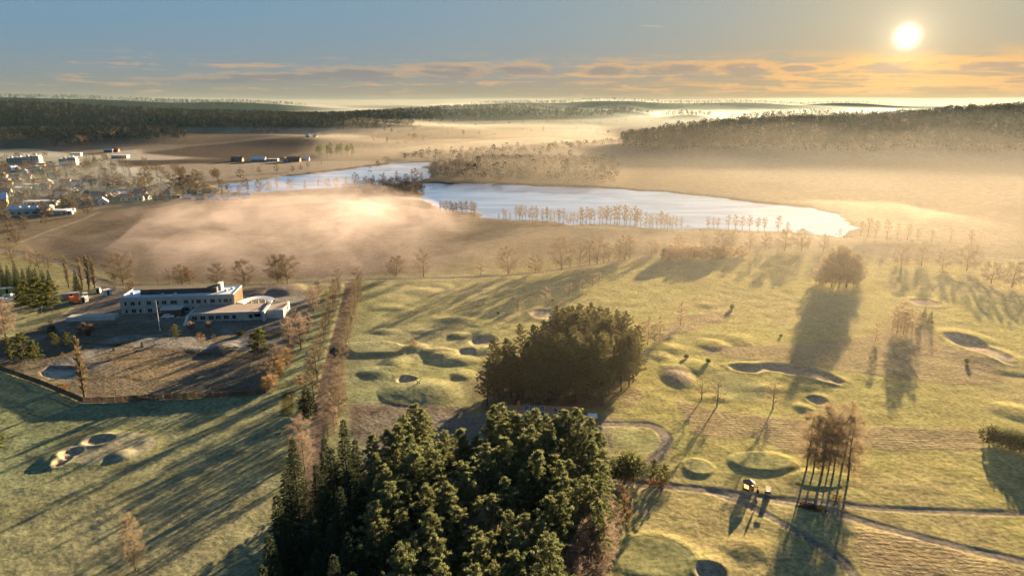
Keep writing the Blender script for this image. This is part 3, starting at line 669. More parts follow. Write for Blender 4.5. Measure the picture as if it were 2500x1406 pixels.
def bare(seed, Ht=14.0, Rc=5.0, base=.28, n1=13, n2=7, n3=7, n4=2, up=.25, droop=0.0, narrow=1.0, twig=.055, bark=(.062, .047, .036), tcol=(.125, .10, .075), tip=(.21, .18, .14),
         leader=.9, stems=1, lmin=.5, lmax=1.25, stem_r=.016):
    """leafless broadleaf tree: stem, limbs bent out to an egg-shaped envelope, branches and fine twigs"""
    g = np.random.default_rng(seed); T, C = MB(), MB()
    zc = Ht*(base+1)/2; hz = Ht*(1-base)/2
    for q in range(stems):
        off = np.array([0, 0, 0.]) if stems == 1 else np.array([*g.normal(0, .12*Rc, 2), 0])
        tl = np.array([*g.normal(0, .03, 2), 0])*Ht+off*.8
        n = 6; zz = np.linspace(0, Ht*leader, n); w = np.cumsum(g.normal(0, .012*Ht, (n, 2)), 0)*np.linspace(0, 1, n)[:, None]
        stem = np.c_[off[0]+tl[0]*zz/Ht+w[:, 0], off[1]+tl[1]*zz/Ht+w[:, 1], zz]
        r0 = Ht*stem_r/(stems**.35)
        T.tube(stem, r0*np.interp(zz/Ht, [0, .05, .3, 1], [1.35, 1.0, .75, .10]), 6, bark)
        at = lambda z: np.array([np.interp(z, zz, stem[:, 0]), np.interp(z, zz, stem[:, 1]), z])
        for k in range(n1):
            f = (k+.5)/n1; a = k*2.399+g.uniform(-.4, .4)
            e = -.78+1.74*f+g.uniform(-.12, .12)                          # height of the tip in the envelope
            rr = sqrt(max(.05, 1-e*e))*Rc*g.uniform(.82, 1.06)*narrow
            end = np.array([cos(a)*rr, sin(a)*rr, zc+e*hz])+np.array([tl[0], tl[1], 0])*.6
            zs = float(np.clip(end[2]-rr*(.35+up*.9), Ht*base*.75, Ht*leader*.93))
            p0 = at(zs); mid = (p0+end)/2+np.array([0, 0, up*rr*.35])+g.normal(0, .04*Rc, 3)
            q1, q3 = (p0+mid)/2+np.array([0, 0, .03*rr]), (mid+end)/2+g.normal(0, .03*Rc, 3)
            path = np.array([p0, q1, mid, q3, end]); lr = r0*.46*(1-.6*f)
            T.tube(path, lr*np.array([1, .8, .6, .38, .15]), 4, bark)
            out = end-p0; out /= np.linalg.norm(out)+1e-9; tt = np.linspace(0, 1, 5)
            for b in range(n2):
                s_ = .28+.72*(b+g.random())/n2; ps = np.array([np.interp(s_, tt, path[:, i]) for i in range(3)])
                ctr = ps-np.array([0, 0, zc-.15*hz]); ctr = ctr/(np.linalg.norm(ctr)+1e-9)
                d = out*.6+ctr*.5+unit(g, 1)[0]*.85+np.array([0, 0, up*.8-droop*.5]); d /= np.linalg.norm(d)
                L = Rc*g.uniform(.22, .42)*(1.15-.4*s_)*narrow**.5
                pe = ps+d*L; pm = (ps+pe)/2+np.array([0, 0, .05*L])
                T.tube([ps, pm, pe], [lr*.30, lr*.2, .012], 3, np.array(bark)*1.35)
                m = n3; s2 = g.uniform(.15, 1.0, m)[:, None]
                b2 = ps+(pe-ps)*s2+np.array([0, 0, .1*L])*(s2*(1-s2))
                d2 = d*.55+unit(g, m)*.9+np.array([0, 0, up-droop]); d2 /= np.linalg.norm(d2, axis=1, keepdims=True)
                l2 = g.uniform(lmin, lmax, m)
                fr = g.random((m, 1))*.8
                C.spikes(b2, d2, l2, twig, np.array(tcol)*(.75+.4*g.random((m, 1))), np.array(tcol)*(1-fr)+np.array(tip)*fr, g)
                for _ in range(n4):
                    s3 = g.uniform(.2, .95, m)[:, None]; b3 = b2+d2*l2[:, None]*s3
                    d3 = d2*.6+unit(g, m)*.8+np.array([0, 0, up*.6-droop*1.3])
                    fr = np.clip(g.random((m, 1))*1.1, 0, 1)
                    C.spikes(b3, d3, l2*g.uniform(.45, .8, m), twig*.8, np.array(tcol), np.array(tcol)*(1-fr)+np.array(tip)*fr, g)
    return T, C

def leafy_bush(seed, Ht=4.0, Rc=2.2, green=(.045, .06, .02), frost=(.12, .13, .06), n=420, lobes=7, leaf=.42):
    """evergreen shrub: lobes of leaf clusters round short stems"""
    g = np.random.default_rng(seed); T, C = MB(), MB()
    for k in range(lobes):
        a = k*2.4; rr = Rc*.62*sqrt((k+.3)/lobes); c = np.array([cos(a)*rr, sin(a)*rr, Ht*(.58-.22*(rr/Rc))*g.uniform(.85, 1.15)])
        T.tube([(cos(a)*rr*.3, sin(a)*rr*.3, 0), c*np.array([.8, .8, .6]), c], [.07, .05, .02], 4, (.07, .05, .035))
        rad = np.array([Rc*.52, Rc*.52, Ht*.36])*g.uniform(.75, 1.1); m = n//lobes
        u = unit(g, m); base = c+u*rad*g.uniform(.45, 1.0, (m, 1))
        base[:, 2] = np.maximum(base[:, 2], .1)
        fr = np.clip(u[:, 2:3]*.7+g.normal(.1, .25, (m, 1)), 0, 1)
        C.leaves(base, u+np.array([0, 0, .35])+g.normal(0, .35, (m, 3)), g.uniform(.6, 1.3, m)*leaf, g.uniform(.4, .8, m)*leaf, np.array(green)*(.6+.8*g.random((m, 1)))*(1-fr)+np.array(frost)*fr, g)
    return T, C

PROTO = {}
def kind(name, tree_name, makers):
    """tree variants as pairs of shared meshes"""
    PROTO[name] = (tree_name, [(T.mesh('trunk', BARK, True), C.mesh('crown', TWIG if tw else NEEDLE)) for (T, C), tw in makers])
kind('pine', 'pine_tree', [(pine(100+i, 19+1.3*(i % 3), .56+.06*(i % 4), 3.1+.3*(i % 3), .62, nl=44), 0) for i in range(6)])
kind('pine_dark', 'pine_tree', [(pine(140+i, 20+1.0*(i % 3), .78+.05*(i % 3), 4.3, .6, (.050, .056, .024), (.20, .19, .10), nl=52), 0) for i in range(5)])  # frost tone raised to put golden lit edges into the crowns
kind('pine_low', 'pine_tree', [(pine(170+i, 10, .86, 3.0, .5, (.045, .062, .018), (.15, .155, .05), nl=26), 0) for i in range(3)])
kind('spruce', 'spruce_tree', [(spruce(200+i, 20+i, 4.0, per=12), 0) for i in range(4)])
kind('spruce_small', 'spruce_tree', [(spruce(220+i, 8, 1.9, low=.10), 0) for i in range(2)])
kind('oak', 'bare_tree', [(bare(300+i, 15, 6.4, .13, 26, 9, 10, 3, up=.2, twig=.085, lmin=.6, lmax=1.6, tcol=(.105, .090, .072), tip=(.19, .165, .135)), 1) for i in range(4)])
kind('linden', 'bare_tree', [(bare(320+i, 12, 3.5, .12, 20, 7, 8, 3, up=.45, twig=.055, tcol=(.100, .084, .068), tip=(.16, .138, .112)), 1) for i in range(4)])
kind('russet', 'russet_tree', [(bare(335, 10, 3.3, .2, 14, 7, 9, 2, up=.3, twig=.10, tcol=(.13, .078, .045), tip=(.18, .11, .06)), 1)])
kind('young', 'young_tree', [(bare(340+i, 9, 2.3, .22, 14, 6, 7, 2, up=.4, lmin=.35, lmax=.9, twig=.06), 1) for i in range(3)])
kind('birch', 'birch_tree', [(bare(360+i, 17, 2.5, .10, 34, 6, 9, 3, up=.25, droop=.3, twig=.05, bark=(.11, .092, .075), tcol=(.20, .165, .12), tip=(.32, .27, .20), leader=.97, lmin=.5, lmax=1.4, stem_r=.009), 1) for i in range(4)])
kind('frosted', 'frosted_tree', [(bare(380+i, 13, 3.2, .10, 26, 7, 9, 3, up=.4, twig=.06, tcol=(.17, .135, .115), tip=(.34, .30, .27), leader=.95), 1) for i in range(3)])
kind('poplar', 'poplar_tree', [(bare(400+i, 20, 1.35, .06, 52, 6, 9, 2, up=1.5, twig=.075, lmin=.4, lmax=.9, tcol=(.15, .122, .075), tip=(.25, .21, .14), leader=.98), 1) for i in range(2)])
kind('thicket', 'bare_shrub', [(bare(420+i, 5, 2.8, .05, 12, 7, 9, 2, up=.4, twig=.06, tcol=(.20, .145, .09), tip=(.36, .28, .19), stems=2, lmin=.4, lmax=1.0), 1) for i in range(3)])
kind('rust_shrub', 'russet_shrub', [(bare(440, 3, 1.9, .05, 10, 6, 8, 2, up=.3, twig=.08, tcol=(.14, .08, .042), tip=(.19, .115, .06), stems=2, lmin=.25, lmax=.6), 1)])
kind('evergreen', 'evergreen_shrub', [(leafy_bush(460+i, 4.2, 2.6, n=1500), 0) for i in range(3)])
PROTO_H = {'pine': (19, 20.3, 21.6), 'pine_dark': 21, 'pine_low': 10, 'spruce': 21, 'spruce_small': 8, 'oak': 15, 'linden': 12, 'russet': 10, 'young': 9, 'birch': 17, 'frosted': 13, 'poplar': 20, 'thicket': 5, 'rust_shrub': 3, 'evergreen': 4.2}

ORD = 'first second third fourth fifth sixth seventh eighth ninth tenth eleventh twelfth thirteenth fourteenth fifteenth sixteenth seventeenth eighteenth nineteenth twentieth'.split()
ORD += ['twenty-'+o for o in ORD[:9]]+['thirtieth']+['thirty-'+o for o in ORD[:9]]+['fortieth']+['forty-'+o for o in ORD[:9]]
def plant(kindname, x, y, h, label, cat='tree', group=None, var=None, wide=1.0, rz=None, sink=.15):
    """one tree of height h standing at x, y"""
    nm, vs = PROTO[kindname]; i = rnd.randrange(len(vs)) if var is None else var % len(vs)
    ph = PROTO_H[kindname]; ph = ph[i % 3] if isinstance(ph, tuple) else ph
    root = put(nm, None, loc=(x, y, H(x, y)-sink), rz=rnd.uniform(0, 6.28) if rz is None else rz, label=label, cat=cat, group=group)
    k = h/ph; root.scale = (k*wide, k*wide, k)
    put('trunk', vs[i][0], root); put('crown', vs[i][1], root)
    return root
def px_h(px, base_y, top_y):
    """height of something standing at picture point (px, base_y) whose tip shows at top_y"""
    x, y = G(px, base_y); lo, hi = 0.0, 60.0
    for _ in range(30):
        m = (lo+hi)/2; zc = (m-CAM_H)
        f, up = y*cos(PITCH)-zc*sin(PITCH), y*sin(PITCH)+zc*cos(PITCH)
        if 703-FPX*up/f > top_y: lo = m
        else: hi = m
    return (lo+hi)/2
def plant_px(kindname, px, base_y, top_y, label, cat='tree', group=None, **kw):
    x, y = G(px, base_y); return plant(kindname, x, y, px_h(px, base_y, top_y), label, cat, group, **kw)
def scatter(poly, spacing, seed=1, jitter=.38):
    """jittered grid of points inside a polygon"""
    g = np.random.default_rng(seed); P = np.array(poly); out = []
    a = np.arange(P[:,0].min(), P[:,0].max()+spacing, spacing); b = np.arange(P[:,1].min(), P[:,1].max()+spacing, spacing)
    X, Y = np.meshgrid(a, b); X = X+(np.arange(len(b)) % 2)[:, None]*spacing/2
    X = X.ravel()+g.normal(0, jitter*spacing, X.size); Y = Y.ravel()+g.normal(0, jitter*spacing, Y.size)
    m = poly_sd(X, Y, poly, 1e4) < 0
    return list(zip(X[m], Y[m]))

# ------------------------------------------------------------------ far woods: one mass each
def shard_template(g, n, shape, cols):
    """a far tree as loose leaf-cluster faces; shape(u) places them"""
    u = unit(g, n); b, d, L, Wd = shape(u, g); C = MB()
    C.leaves(b, d, L, Wd, cols[0]*(1-(q := g.random((n, 1))))+cols[1]*q, g)
    return np.concatenate(C.v), np.concatenate(C.f), np.concatenate(C.c)
def cone_shape(u, g):
    n = len(u); t = g.random(n)**.8; r = .17*(1-t)+.012; a = g.uniform(0, 6.28, n)
    b = np.c_[np.cos(a)*r*.35, np.sin(a)*r*.35, .10+.86*t]
    return b, np.c_[np.cos(a), np.sin(a), g.normal(-.25, .3, n)], r*.9+.02, .065*(1-t)+.03
def pine_shape(u, g):
    n = len(u); b = u*np.array([.15, .15, .24])*g.uniform(.5, 1, (n, 1))+np.array([0, 0, .72])
    return b, u+np.array([0, 0, .3]), .105, .075
def round_shape(u, g):
    n = len(u); b = u*np.array([.26, .26, .34])*g.uniform(.35, 1, (n, 1))+np.array([0, 0, .60])
    return b, u+np.array([0, 0, .5])+g.normal(0, .3, (n, 3)), .12, .05
_g = np.random.default_rng(77)
FARLEAF = material('far_foliage', rough=.95, attr='tint', spec=.05)
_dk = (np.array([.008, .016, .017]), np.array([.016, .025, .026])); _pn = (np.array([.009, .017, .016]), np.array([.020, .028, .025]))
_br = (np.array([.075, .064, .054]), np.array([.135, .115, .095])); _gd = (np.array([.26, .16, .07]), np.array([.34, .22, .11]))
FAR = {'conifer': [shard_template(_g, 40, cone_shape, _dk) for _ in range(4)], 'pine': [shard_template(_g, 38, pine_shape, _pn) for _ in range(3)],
       'bare': [shard_template(_g, 64, round_shape, _br) for _ in range(4)], 'larch': [shard_template(_g, 26, cone_shape, _gd) for _ in range(2)]}
def wood(name, pts, mix, h0, h1, label, seed=3):
    """a far wood that reads as one mass: every tree set on the land, joined"""
    g = np.random.default_rng(seed); pts = np.array(pts)
    if not len(pts): return
    z = land(pts[:, 0], pts[:, 1]); kinds = list(mix); pr = np.array([mix[k] for k in kinds], float); pr /= pr.sum()
    pick = g.choice(len(kinds), len(pts), p=pr); V, F, Cc, n = [], [], [], 0
    for ki, k in enumerate(kinds):
        for ti, (tv, tf, tc) in enumerate(FAR[k]):
            sel = np.where((pick == ki) & (np.arange(len(pts)) % len(FAR[k]) == ti))[0]
            if not len(sel): continue
            h = g.uniform(h0, h1, len(sel))*(1.15 if k == 'larch' else .8 if k == 'bare' else 1); w = h*g.uniform(.9, 1.5, len(sel)); a = g.uniform(0, 6.28, len(sel)); ca, sa = np.cos(a), np.sin(a)
            x = tv[None, :, 0]*w[:, None]; y = tv[None, :, 1]*w[:, None]
            P = np.stack([x*ca[:, None]-y*sa[:, None]+pts[sel, 0:1], x*sa[:, None]+y*ca[:, None]+pts[sel, 1:2], tv[None, :, 2]*h[:, None]+z[sel, None]-.2], -1)
            V.append(P.reshape(-1, 3)); F.append((tf[None]+(np.arange(len(sel))*len(tv))[:, None, None]+n).reshape(-1, 3))
            Cc.append((tc[None]*g.uniform(.75, 1.3, (len(sel), 1, 1))).reshape(-1, 3)); n += len(sel)*len(tv)
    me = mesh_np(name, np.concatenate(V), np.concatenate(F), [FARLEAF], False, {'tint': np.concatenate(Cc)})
    put(name, me, kind='stuff', label=label)
def quad_at(c0, c1, d0, d1): return [at_dist(c0, d0), at_dist(c1, d0), at_dist(c1, d1), at_dist(c0, d1)]
def high(pts, zmin, wave=160, thr=.0, seed=21):
    P = np.array(pts); z = land(P[:, 0], P[:, 1])+(fbm(P[:, 0], P[:, 1], wave, 3, seed)-.5)*thr
    return P[z > zmin]
def build_woods():
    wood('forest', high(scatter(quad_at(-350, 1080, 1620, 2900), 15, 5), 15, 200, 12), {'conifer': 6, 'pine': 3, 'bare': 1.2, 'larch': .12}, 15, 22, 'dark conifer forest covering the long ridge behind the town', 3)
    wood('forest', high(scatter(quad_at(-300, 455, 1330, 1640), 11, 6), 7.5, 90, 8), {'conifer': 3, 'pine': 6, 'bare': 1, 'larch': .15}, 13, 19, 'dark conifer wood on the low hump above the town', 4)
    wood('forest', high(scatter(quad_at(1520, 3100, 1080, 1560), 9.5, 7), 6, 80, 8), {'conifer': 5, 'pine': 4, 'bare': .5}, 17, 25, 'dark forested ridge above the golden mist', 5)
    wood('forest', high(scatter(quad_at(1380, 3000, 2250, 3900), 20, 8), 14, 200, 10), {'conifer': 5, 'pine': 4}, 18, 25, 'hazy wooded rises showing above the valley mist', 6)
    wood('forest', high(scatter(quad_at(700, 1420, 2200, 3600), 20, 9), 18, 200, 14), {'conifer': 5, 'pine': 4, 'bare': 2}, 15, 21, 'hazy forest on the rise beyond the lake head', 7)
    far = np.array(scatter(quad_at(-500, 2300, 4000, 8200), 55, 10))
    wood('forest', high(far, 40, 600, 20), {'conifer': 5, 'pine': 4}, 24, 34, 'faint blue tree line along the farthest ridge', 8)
    wood('woodland', scatter(gp((1045,440),(1060,405),(1180,392),(1400,388),(1500,395),(1520,415),(1500,455),(1380,453),(1200,446)), 9.5, 11), {'bare': 6, 'pine': .5}, 9, 15, 'brown leafless woodland along the far lake shore', 9)
    wood('woodland', scatter(gp((880,430),(1000,380),(1100,372),(1500,350),(1600,352),(1420,372),(1060,400),(1030,392),(940,396)), 15, 12), {'bare': 5, 'pine': 1, 'conifer': .6}, 9, 15, 'scattered leafless woodland behind the lake head', 10)
    wood('woodland', scatter(gp((830,470),(900,452),(1000,448),(1034,452),(1036,478),(980,482),(900,478)), 5.5, 13), {'bare': 6}, 7, 12, 'brown thicket on the point between the two lake arms', 11)
    wood('woodland', scatter(gp((470,318),(640,335),(700,332),(900,310),(1020,330),(1000,318),(900,300),(620,318)), 13, 14), {'bare': 4, 'pine': 1, 'conifer': 1}, 9, 15, 'leafless woodland at the foot of the forested ridge', 12)
    wood('woodland', scatter(gp((120,352),(240,346),(250,362),(130,366)), 10, 15), {'bare': 5, 'pine': .5}, 10, 16, 'frosted leafless trees under the forest hump', 13)
    # sparse hedgerow trees over the misty plain
    P = np.array(scatter(quad_at(900, 2500, 1350, 3200), 60, 16)); P = P[fbm(P[:, 0], P[:, 1], 380, 3, 15) > .53]
    wood('woodland', P, {'bare': 4, 'conifer': 2, 'pine': 2}, 9, 16, 'sparse hedgerow trees across the misty plain', 14)
    # lake-shore alders: a screen of stems, and scrub beyond the avenue
    wood('scrub', scatter(gp((1215,540),(1330,536),(1480,548),(1660,560),(1900,572),(2100,584),(2300,596),(2500,604),(2500,615),(2000,590),(1600,572),(1300,556)), 7, 18), {'bare': 5}, 3, 5.5, 'low brown scrub along the near lake shore', 16)
build_woods()

# ------------------------------------------------------------------ mid-distance single trees (small in the picture, one mesh each)
def one_mesh(TC, name, crown_mat):
    T, C = TC; V = np.concatenate(T.v+C.v); f1 = np.concatenate(T.f); f2 = np.concatenate(C.f)+T.n
    return mesh_np(name, V, np.concatenate([f1, f2]), [BARK, crown_mat], False, {'tint': np.concatenate(T.c+C.c)}, np.r_[np.zeros(len(f1)), np.ones(len(f2))])
SMALL = {'round': [one_mesh(bare(500+i, 12, 4.4, .10, 18, 7, 8, 1, up=.3, twig=.2, tcol=(.085, .074, .062), tip=(.16, .138, .115)), 'bare_tree', TWIG) for i in range(4)],
         'tall': [one_mesh(bare(510+i, 14, 2.5, .25, 16, 6, 7, 1, up=.5, twig=.17, tcol=(.11, .095, .072), tip=(.20, .17, .125)), 'lakeside_tree', TWIG) for i in range(4)],
         'fir': [one_mesh(spruce(520+i, 12, 2.6, per=7), 'conifer_tree', NEEDLE) for i in range(2)],
         'pine': [one_mesh(pine(530+i, 13, .6, 3.0, .6, dens=.3, nl=20, clump=1.4), 'pine_tree', NEEDLE) for i in range(2)]}
SMALL_H = {'round': 12, 'tall': 14, 'fir': 12, 'pine': 13}
def small(kindname, px, base_y, top_y, label, group=None, wide=1.0, name=None, cat='tree'):
    x, y = G(px, base_y); h = px_h(px, base_y, top_y); me = rnd.choice(SMALL[kindname]); k = h/SMALL_H[kindname]
    o = put(name or me.name.split('.')[0], me, loc=(x, y, H(x, y)-.1), rz=rnd.uniform(0, 6.28), label=label, cat=cat, group=group)
    o.scale = (k*wide, k*wide, k); return o

# rows by the water
row = [(605,469,440),(633,466,430),(656,460,436),(676,458,430),(708,457,431),(745,458,433),(778,455,434),(800,455,432),(822,454,430),(845,453,427),(869,454,424),(893,452,430),(912,451,426),(935,449,422),(955,449,432),(969,446,416),(992,447,424),(1013,446,412),(1030,447,418)]
for i, (px, b, t) in enumerate(row):
    small('fir' if i == 5 else 'round' if i % 3 else 'tall', px, b, t, f'{ORD[i]} tree from the left in the row between cabins and upper lake', 'trees in front of the upper lake', .95)
row = [(633,424,408),(676,421,402),(715,420,404),(735,416,403),(752,408,396),(785,402,394)]
for i, (px, b, t) in enumerate(row):
    small('round', px, b, t, f'{ORD[i]} round tree from the left on the far bank of the upper lake', 'trees on the far bank')
g = np.random.default_rng(8)
for i in range(14):
    small('tall', 1078+i*6.4+g.normal(0, 1.2), 520+i*.5+g.normal(0, 2), 489+g.uniform(0, 7), 'slim bare tree in the short dark row left of the lake inlet', 'short row at the inlet')
n = 58
for i in range(n):
    f = i/(n-1); px = 1222+f*440+g.normal(0, 3)
    b = np.interp(px, [1215, 1300, 1450, 1660], [532, 541, 547, 555])+g.normal(0, 2.2); t = np.interp(px, [1215, 1260, 1400, 1500, 1560, 1600, 1660], [512, 503, 509, 500, 507, 513, 517])+g.uniform(-3, 6)
    lb = 'slim bare tree at the left end of the long lake-shore row' if f < .33 else 'slim bare tree in the middle of the long lake-shore row' if f < .66 else 'slim golden-lit bare tree at the right end of the long lake-shore row'
    small('tall', px, b, t, lb, 'long row on the lake shore', .8)
for i, (px, b, t) in enumerate([(1728,557,528),(1742,557,530),(1752,558,531),(1778,560,526),(1795,561,524),(1812,562,527),(1830,563,526),(1850,563,530),(1866,564,530),(1899,568,528),(1922,570,542),(2050,575,553),(2100,577,540),(2118,578,531),(2137,580,540),(2165,582,536),(2190,584,546),(2215,586,545),(2240,588,556),(2275,590,560),(2320,592,556),(2370,596,560)]):
    small('tall', px, b, t, f'{ORD[i]} misty tree from the left on the golden right-hand lake shore', 'misty right-hand shore trees', 1.15)
for i in range(16):
    px = 776+(i % 8)*12+g.normal(0, 3); b = 383-(i//8)*7+g.normal(0, 1.5)
    small('pine', px, b, b-24+g.normal(0, 2), 'dark pine in the small clump behind the upper lake', 'dark pine clump behind the upper lake', 1.2)

# ------------------------------------------------------------------ the avenue of old trees along the middle road
row = [(302,697,620,'oak'),(385,694,668,'young'),(415,692,655,'young'),(445,697,647,'oak'),(463,694,655,'russet'),(530,694,645,'oak'),(596,697,635,'oak'),(679,689,624,'oak'),(702,690,622,'oak'),
       (967,675,626,'oak'),(1034,675,611,'linden'),(1174,675,628,'young'),(1241,670,607,'oak'),(1306,668,624,'oak'),(1371,660,585,'oak'),(1415,651,597,'linden'),(1440,648,592,'linden'),(1458,645,580,'oak'),
       (1474,643,594,'young'),(1487,640,598,'young'),(1511,637,590,'linden'),(1526,634,577,'oak'),(1538,632,583,'linden'),(1590,623,586,'oak'),(1602,621,590,'young'),(1620,619,592,'young'),(1657,615,575,'oak'),
       (1720,611,575,'linden'),(1763,610,565,'oak'),(1784,610,567,'oak'),(1830,612,572,'linden'),(1868,613,570,'linden'),(1916,613,563,'oak'),(1957,613,563,'oak'),(2010,614,575,'linden')]
for i, (px, b, t, kd) in enumerate(row):
    plant_px(kd, px, b, t, f'{ORD[i]} tree from the left in the long avenue row in front of the mist', 'tree', 'long avenue row', wide=1.08 if kd == 'oak' else 1.15)
for i, (px, b, t) in enumerate([(1264,757,718),(1333,739,700),(1389,723,691),(1423,712,683),(1447,699,668),(1462,695,662)]):
    plant_px('young', px, b, t, f'{ORD[i]} from the left of the small bare trees stepping across the fairway', 'tree', 'small fairway trees', wide=1.25)
# straight road lined on both sides
def along(line, step, start, stop):
    out, acc = [], 0.0
    for a, b in zip(line[:-1], line[1:]):
        L = math.hypot(b[0]-a[0], b[1]-a[1]); s = 0.0
        while acc+L-s*1.0 >= step and s < L:
            need = step-acc
            if s+need > L: break
            s += need; acc = 0.0; t = s/L; out.append((a[0]+(b[0]-a[0])*t, a[1]+(b[1]-a[1])*t, atan2(b[1]-a[1], b[0]-a[0])))
        acc += L-s
    return [p for p in out if start < p[1] < stop]
for side, nm, word in ((-1, 'left', 'left'), (1, 'right', 'right')):
    pts = along(AVENUE, 10.2, 158, 312)
    for i, (x, y, a) in enumerate(pts):
        ox, oy = sin(a)*side*4.6, -cos(a)*side*4.6
        if side < 0 and i in (0, 2, 4): continue
        h = rnd.uniform(7.4, 11.2)*(.85 if side < 0 and i < 7 else 1.0)
        plant('linden', x+ox+rnd.gauss(0, .4), y+oy+rnd.gauss(0, .5), h, f'{ORD[i]} brown leafless tree from the near end, {word} side of the straight road', 'tree', f'trees on the {word} side of the straight road', wide=rnd.uniform(.85, 1.05))
for i, (px, b, t) in enumerate([(735,852,770),(705,838,775),(752,812,762),(722,800,755),(765,760,700),(778,722,682),(680,905,842),(655,938,880),(775,930,850),(768,980,912)]):
    plant_px('linden' if i > 5 else 'frosted', px, b, t, f'{ORD[i]} of the brown bushy trees between works site and straight road', 'tree', 'bushy trees beside the works site', wide=1.1)
plant_px('spruce_small', 752, 1012, 943, 'single dark spruce standing beside the straight road', wide=1.35)
plant_px('thicket', 735, 942, 918, 'low brown bush on the verge behind the single spruce', 'shrub')

# ------------------------------------------------------------------ foreground pine grove (placed by where the tips stand 20 m up)
def grove():
    tips = [G(px, py, 19.5) for px, py in ((905,1035),(1000,992),(1080,1010),(1200,1000),(1330,1000),(1430,1010),(1485,1080),(1505,1140),(1470,1190),(1400,1240),(1360,1300),(1365,1470),(890,1470),(905,1250),(890,1120))]
    gap = G(1300, 1180, 19.5); gap2 = G(1105, 1075, 19.5)
    pts = [p for p in scatter(tips, 4.5, 31, .24) if math.hypot(p[0]-gap[0], p[1]-gap[1]) > 5.2 and math.hypot(p[0]-gap2[0], p[1]-gap2[1]) > 4.2]
    for x, y in pts:
        row = 'back row of the foreground grove' if y > 122 else 'middle of the foreground grove' if y > 98 else 'front of the foreground grove'
        side = 'beside the dark spruces' if x < -22 else 'on its meadow side' if x > 12 else 'among other pines'
        plant('pine', x, y, rnd.uniform(16.5, 22.0), f'frosted pine tree in the {row}, {side}', 'tree', 'pines of the foreground grove', wide=rnd.uniform(.92, 1.12))
    for i, (px, t, h) in enumerate([(1005,984,20),(1032,998,19),(1205,990,20),(1228,986,21),(1252,1000,20),(1290,1008,19),(1312,996,20),(1340,1012,19),(1366,1004,20),(1388,1000,21),(1412,998,20),(1440,1018,20),(1462,1050,19)]):
        x, y = G(px, t, h); plant('pine', x, y, h, f'{ORD[i]} pine from the left along the far rim of the foreground grove', 'tree', 'pines of the foreground grove', wide=rnd.uniform(.92, 1.08))
    base = gp((1166,995),(1250,1003),(1380,1008),(1478,1004),(1545,940),(1560,900),(1520,866),(1420,854),(1350,868),(1275,916),(1205,955))
    for x, y in scatter(base, 4.6, 32, .24):
        row = 'near edge' if y < 190 else 'back' if y > 208 else 'heart'
        side = 'left end' if x < -2 else 'right end' if x > 34 else 'middle'
        plant('pine_dark', x, y, rnd.uniform(13.0, 16.5)+5.0*math.exp(-((x-21)/13)**2), f'dark pine tree at the {row} of the second grove, {side}', 'tree', 'pines of the second grove', wide=rnd.uniform(.95, 1.15))
    for i, (px, t, h) in enumerate([(712,1062,19),(694,1142,20),(676,1225,20),(655,1310,20),(640,1385,19),(700,1270,17)]):
        x, y = G(px, t, h); plant('spruce', x, y, h, f'{ORD[i]} dark spruce from the far end, left of the track', 'tree', 'spruces left of the track', wide=1.05)
    for i, (px, t, h) in enumerate([(838,1038,19),(790,1062,18),(866,1075,17),(808,1098,20),(770,1125,18),(845,1130,20),(790,1185,19),(830,1205,20),(868,1190,18),(760,1235,18),(805,1270,19),(845,1290,20),(770,1330,18),(880,1330,17),(815,1370,19),(745,1390,17),(860,1400,19)]):
        x, y = G(px, t, h); plant('spruce', x, y, h, f'{ORD[i]} dark spruce from the back of the stand right of the track', 'tree', 'spruces right of the track', wide=1.0)
    for i, (px, t, h) in enumerate([(1462,1198,13),(1440,1235,14),(1470,1262,12),(1425,1275,14),(1400,1340,13),(1485,1232,10),(1412,1310,13),(1450,1300,11),(1395,1385,12)]):
        x, y = G(px, t, h); plant('frosted', x, y, h, f'{ORD[i]} pale frosted birch from the back at the grove corner', 'tree', 'frosted birches at the grove corner', wide=1.05)
    for i, (px, t, h) in enumerate([(1170,1262,17),(1020,1370,15),(985,1385,14)]):
        x, y = G(px, t, h); plant('frosted', x, y, h, ['pinkish bare birch poking up amid the grove pines', 'pale bare birch at the bottom edge of the grove', 'shorter pale birch beside it at the bottom edge of the grove'][i], 'tree', wide=.95)
    for i, (px, b, t) in enumerate([(1512,1230,1182),(1524,1252,1205),(1506,1268,1225),(1528,1280,1240)]):
        plant_px('russet', px, b, t, f'{ORD[i]} russet bush from the back at the right-hand grove foot', 'shrub', 'russet bushes at the grove foot')
grove()
for i, (px, b, t, kd) in enumerate([(1530,1165,1098,'evergreen'),(1552,1162,1112,'evergreen'),(1512,1168,1130,'evergreen'),(1594,1176,1122,'pine_low'),(1622,1178,1134,'pine_low')]):
    plant_px(kd, px, b, t, ['tall dark evergreen bush below the practice green', 'dark evergreen bush leaning on the tall one', 'low evergreen bush tucked against the grove', 'small round pine left of the path fork', 'smaller round pine beside the path'][i], 'shrub' if kd == 'evergreen' else 'tree', wide=1.0 if kd == 'evergreen' else 1.1)
for i, (px, b) in enumerate([(1590,1180),(1604,1182),(1618,1183)]):
    plant_px('rust_shrub', px, b, b-14, f'{ORD[i]} russet shrub from the left under the small round pines', 'shrub', 'russet shrubs under the round pines')
for i, (px, b, t) in enumerate([(2422,1078,1036),(2446,1086,1040),(2470,1094,1048),(2495,1100,1055),(2520,1106,1058)]):
    plant_px('evergreen', px, b, t, f'{ORD[i]} from the left of the joined evergreen bushes on the right edge', 'shrub', 'evergreen bushes on the right edge', wide=1.15)

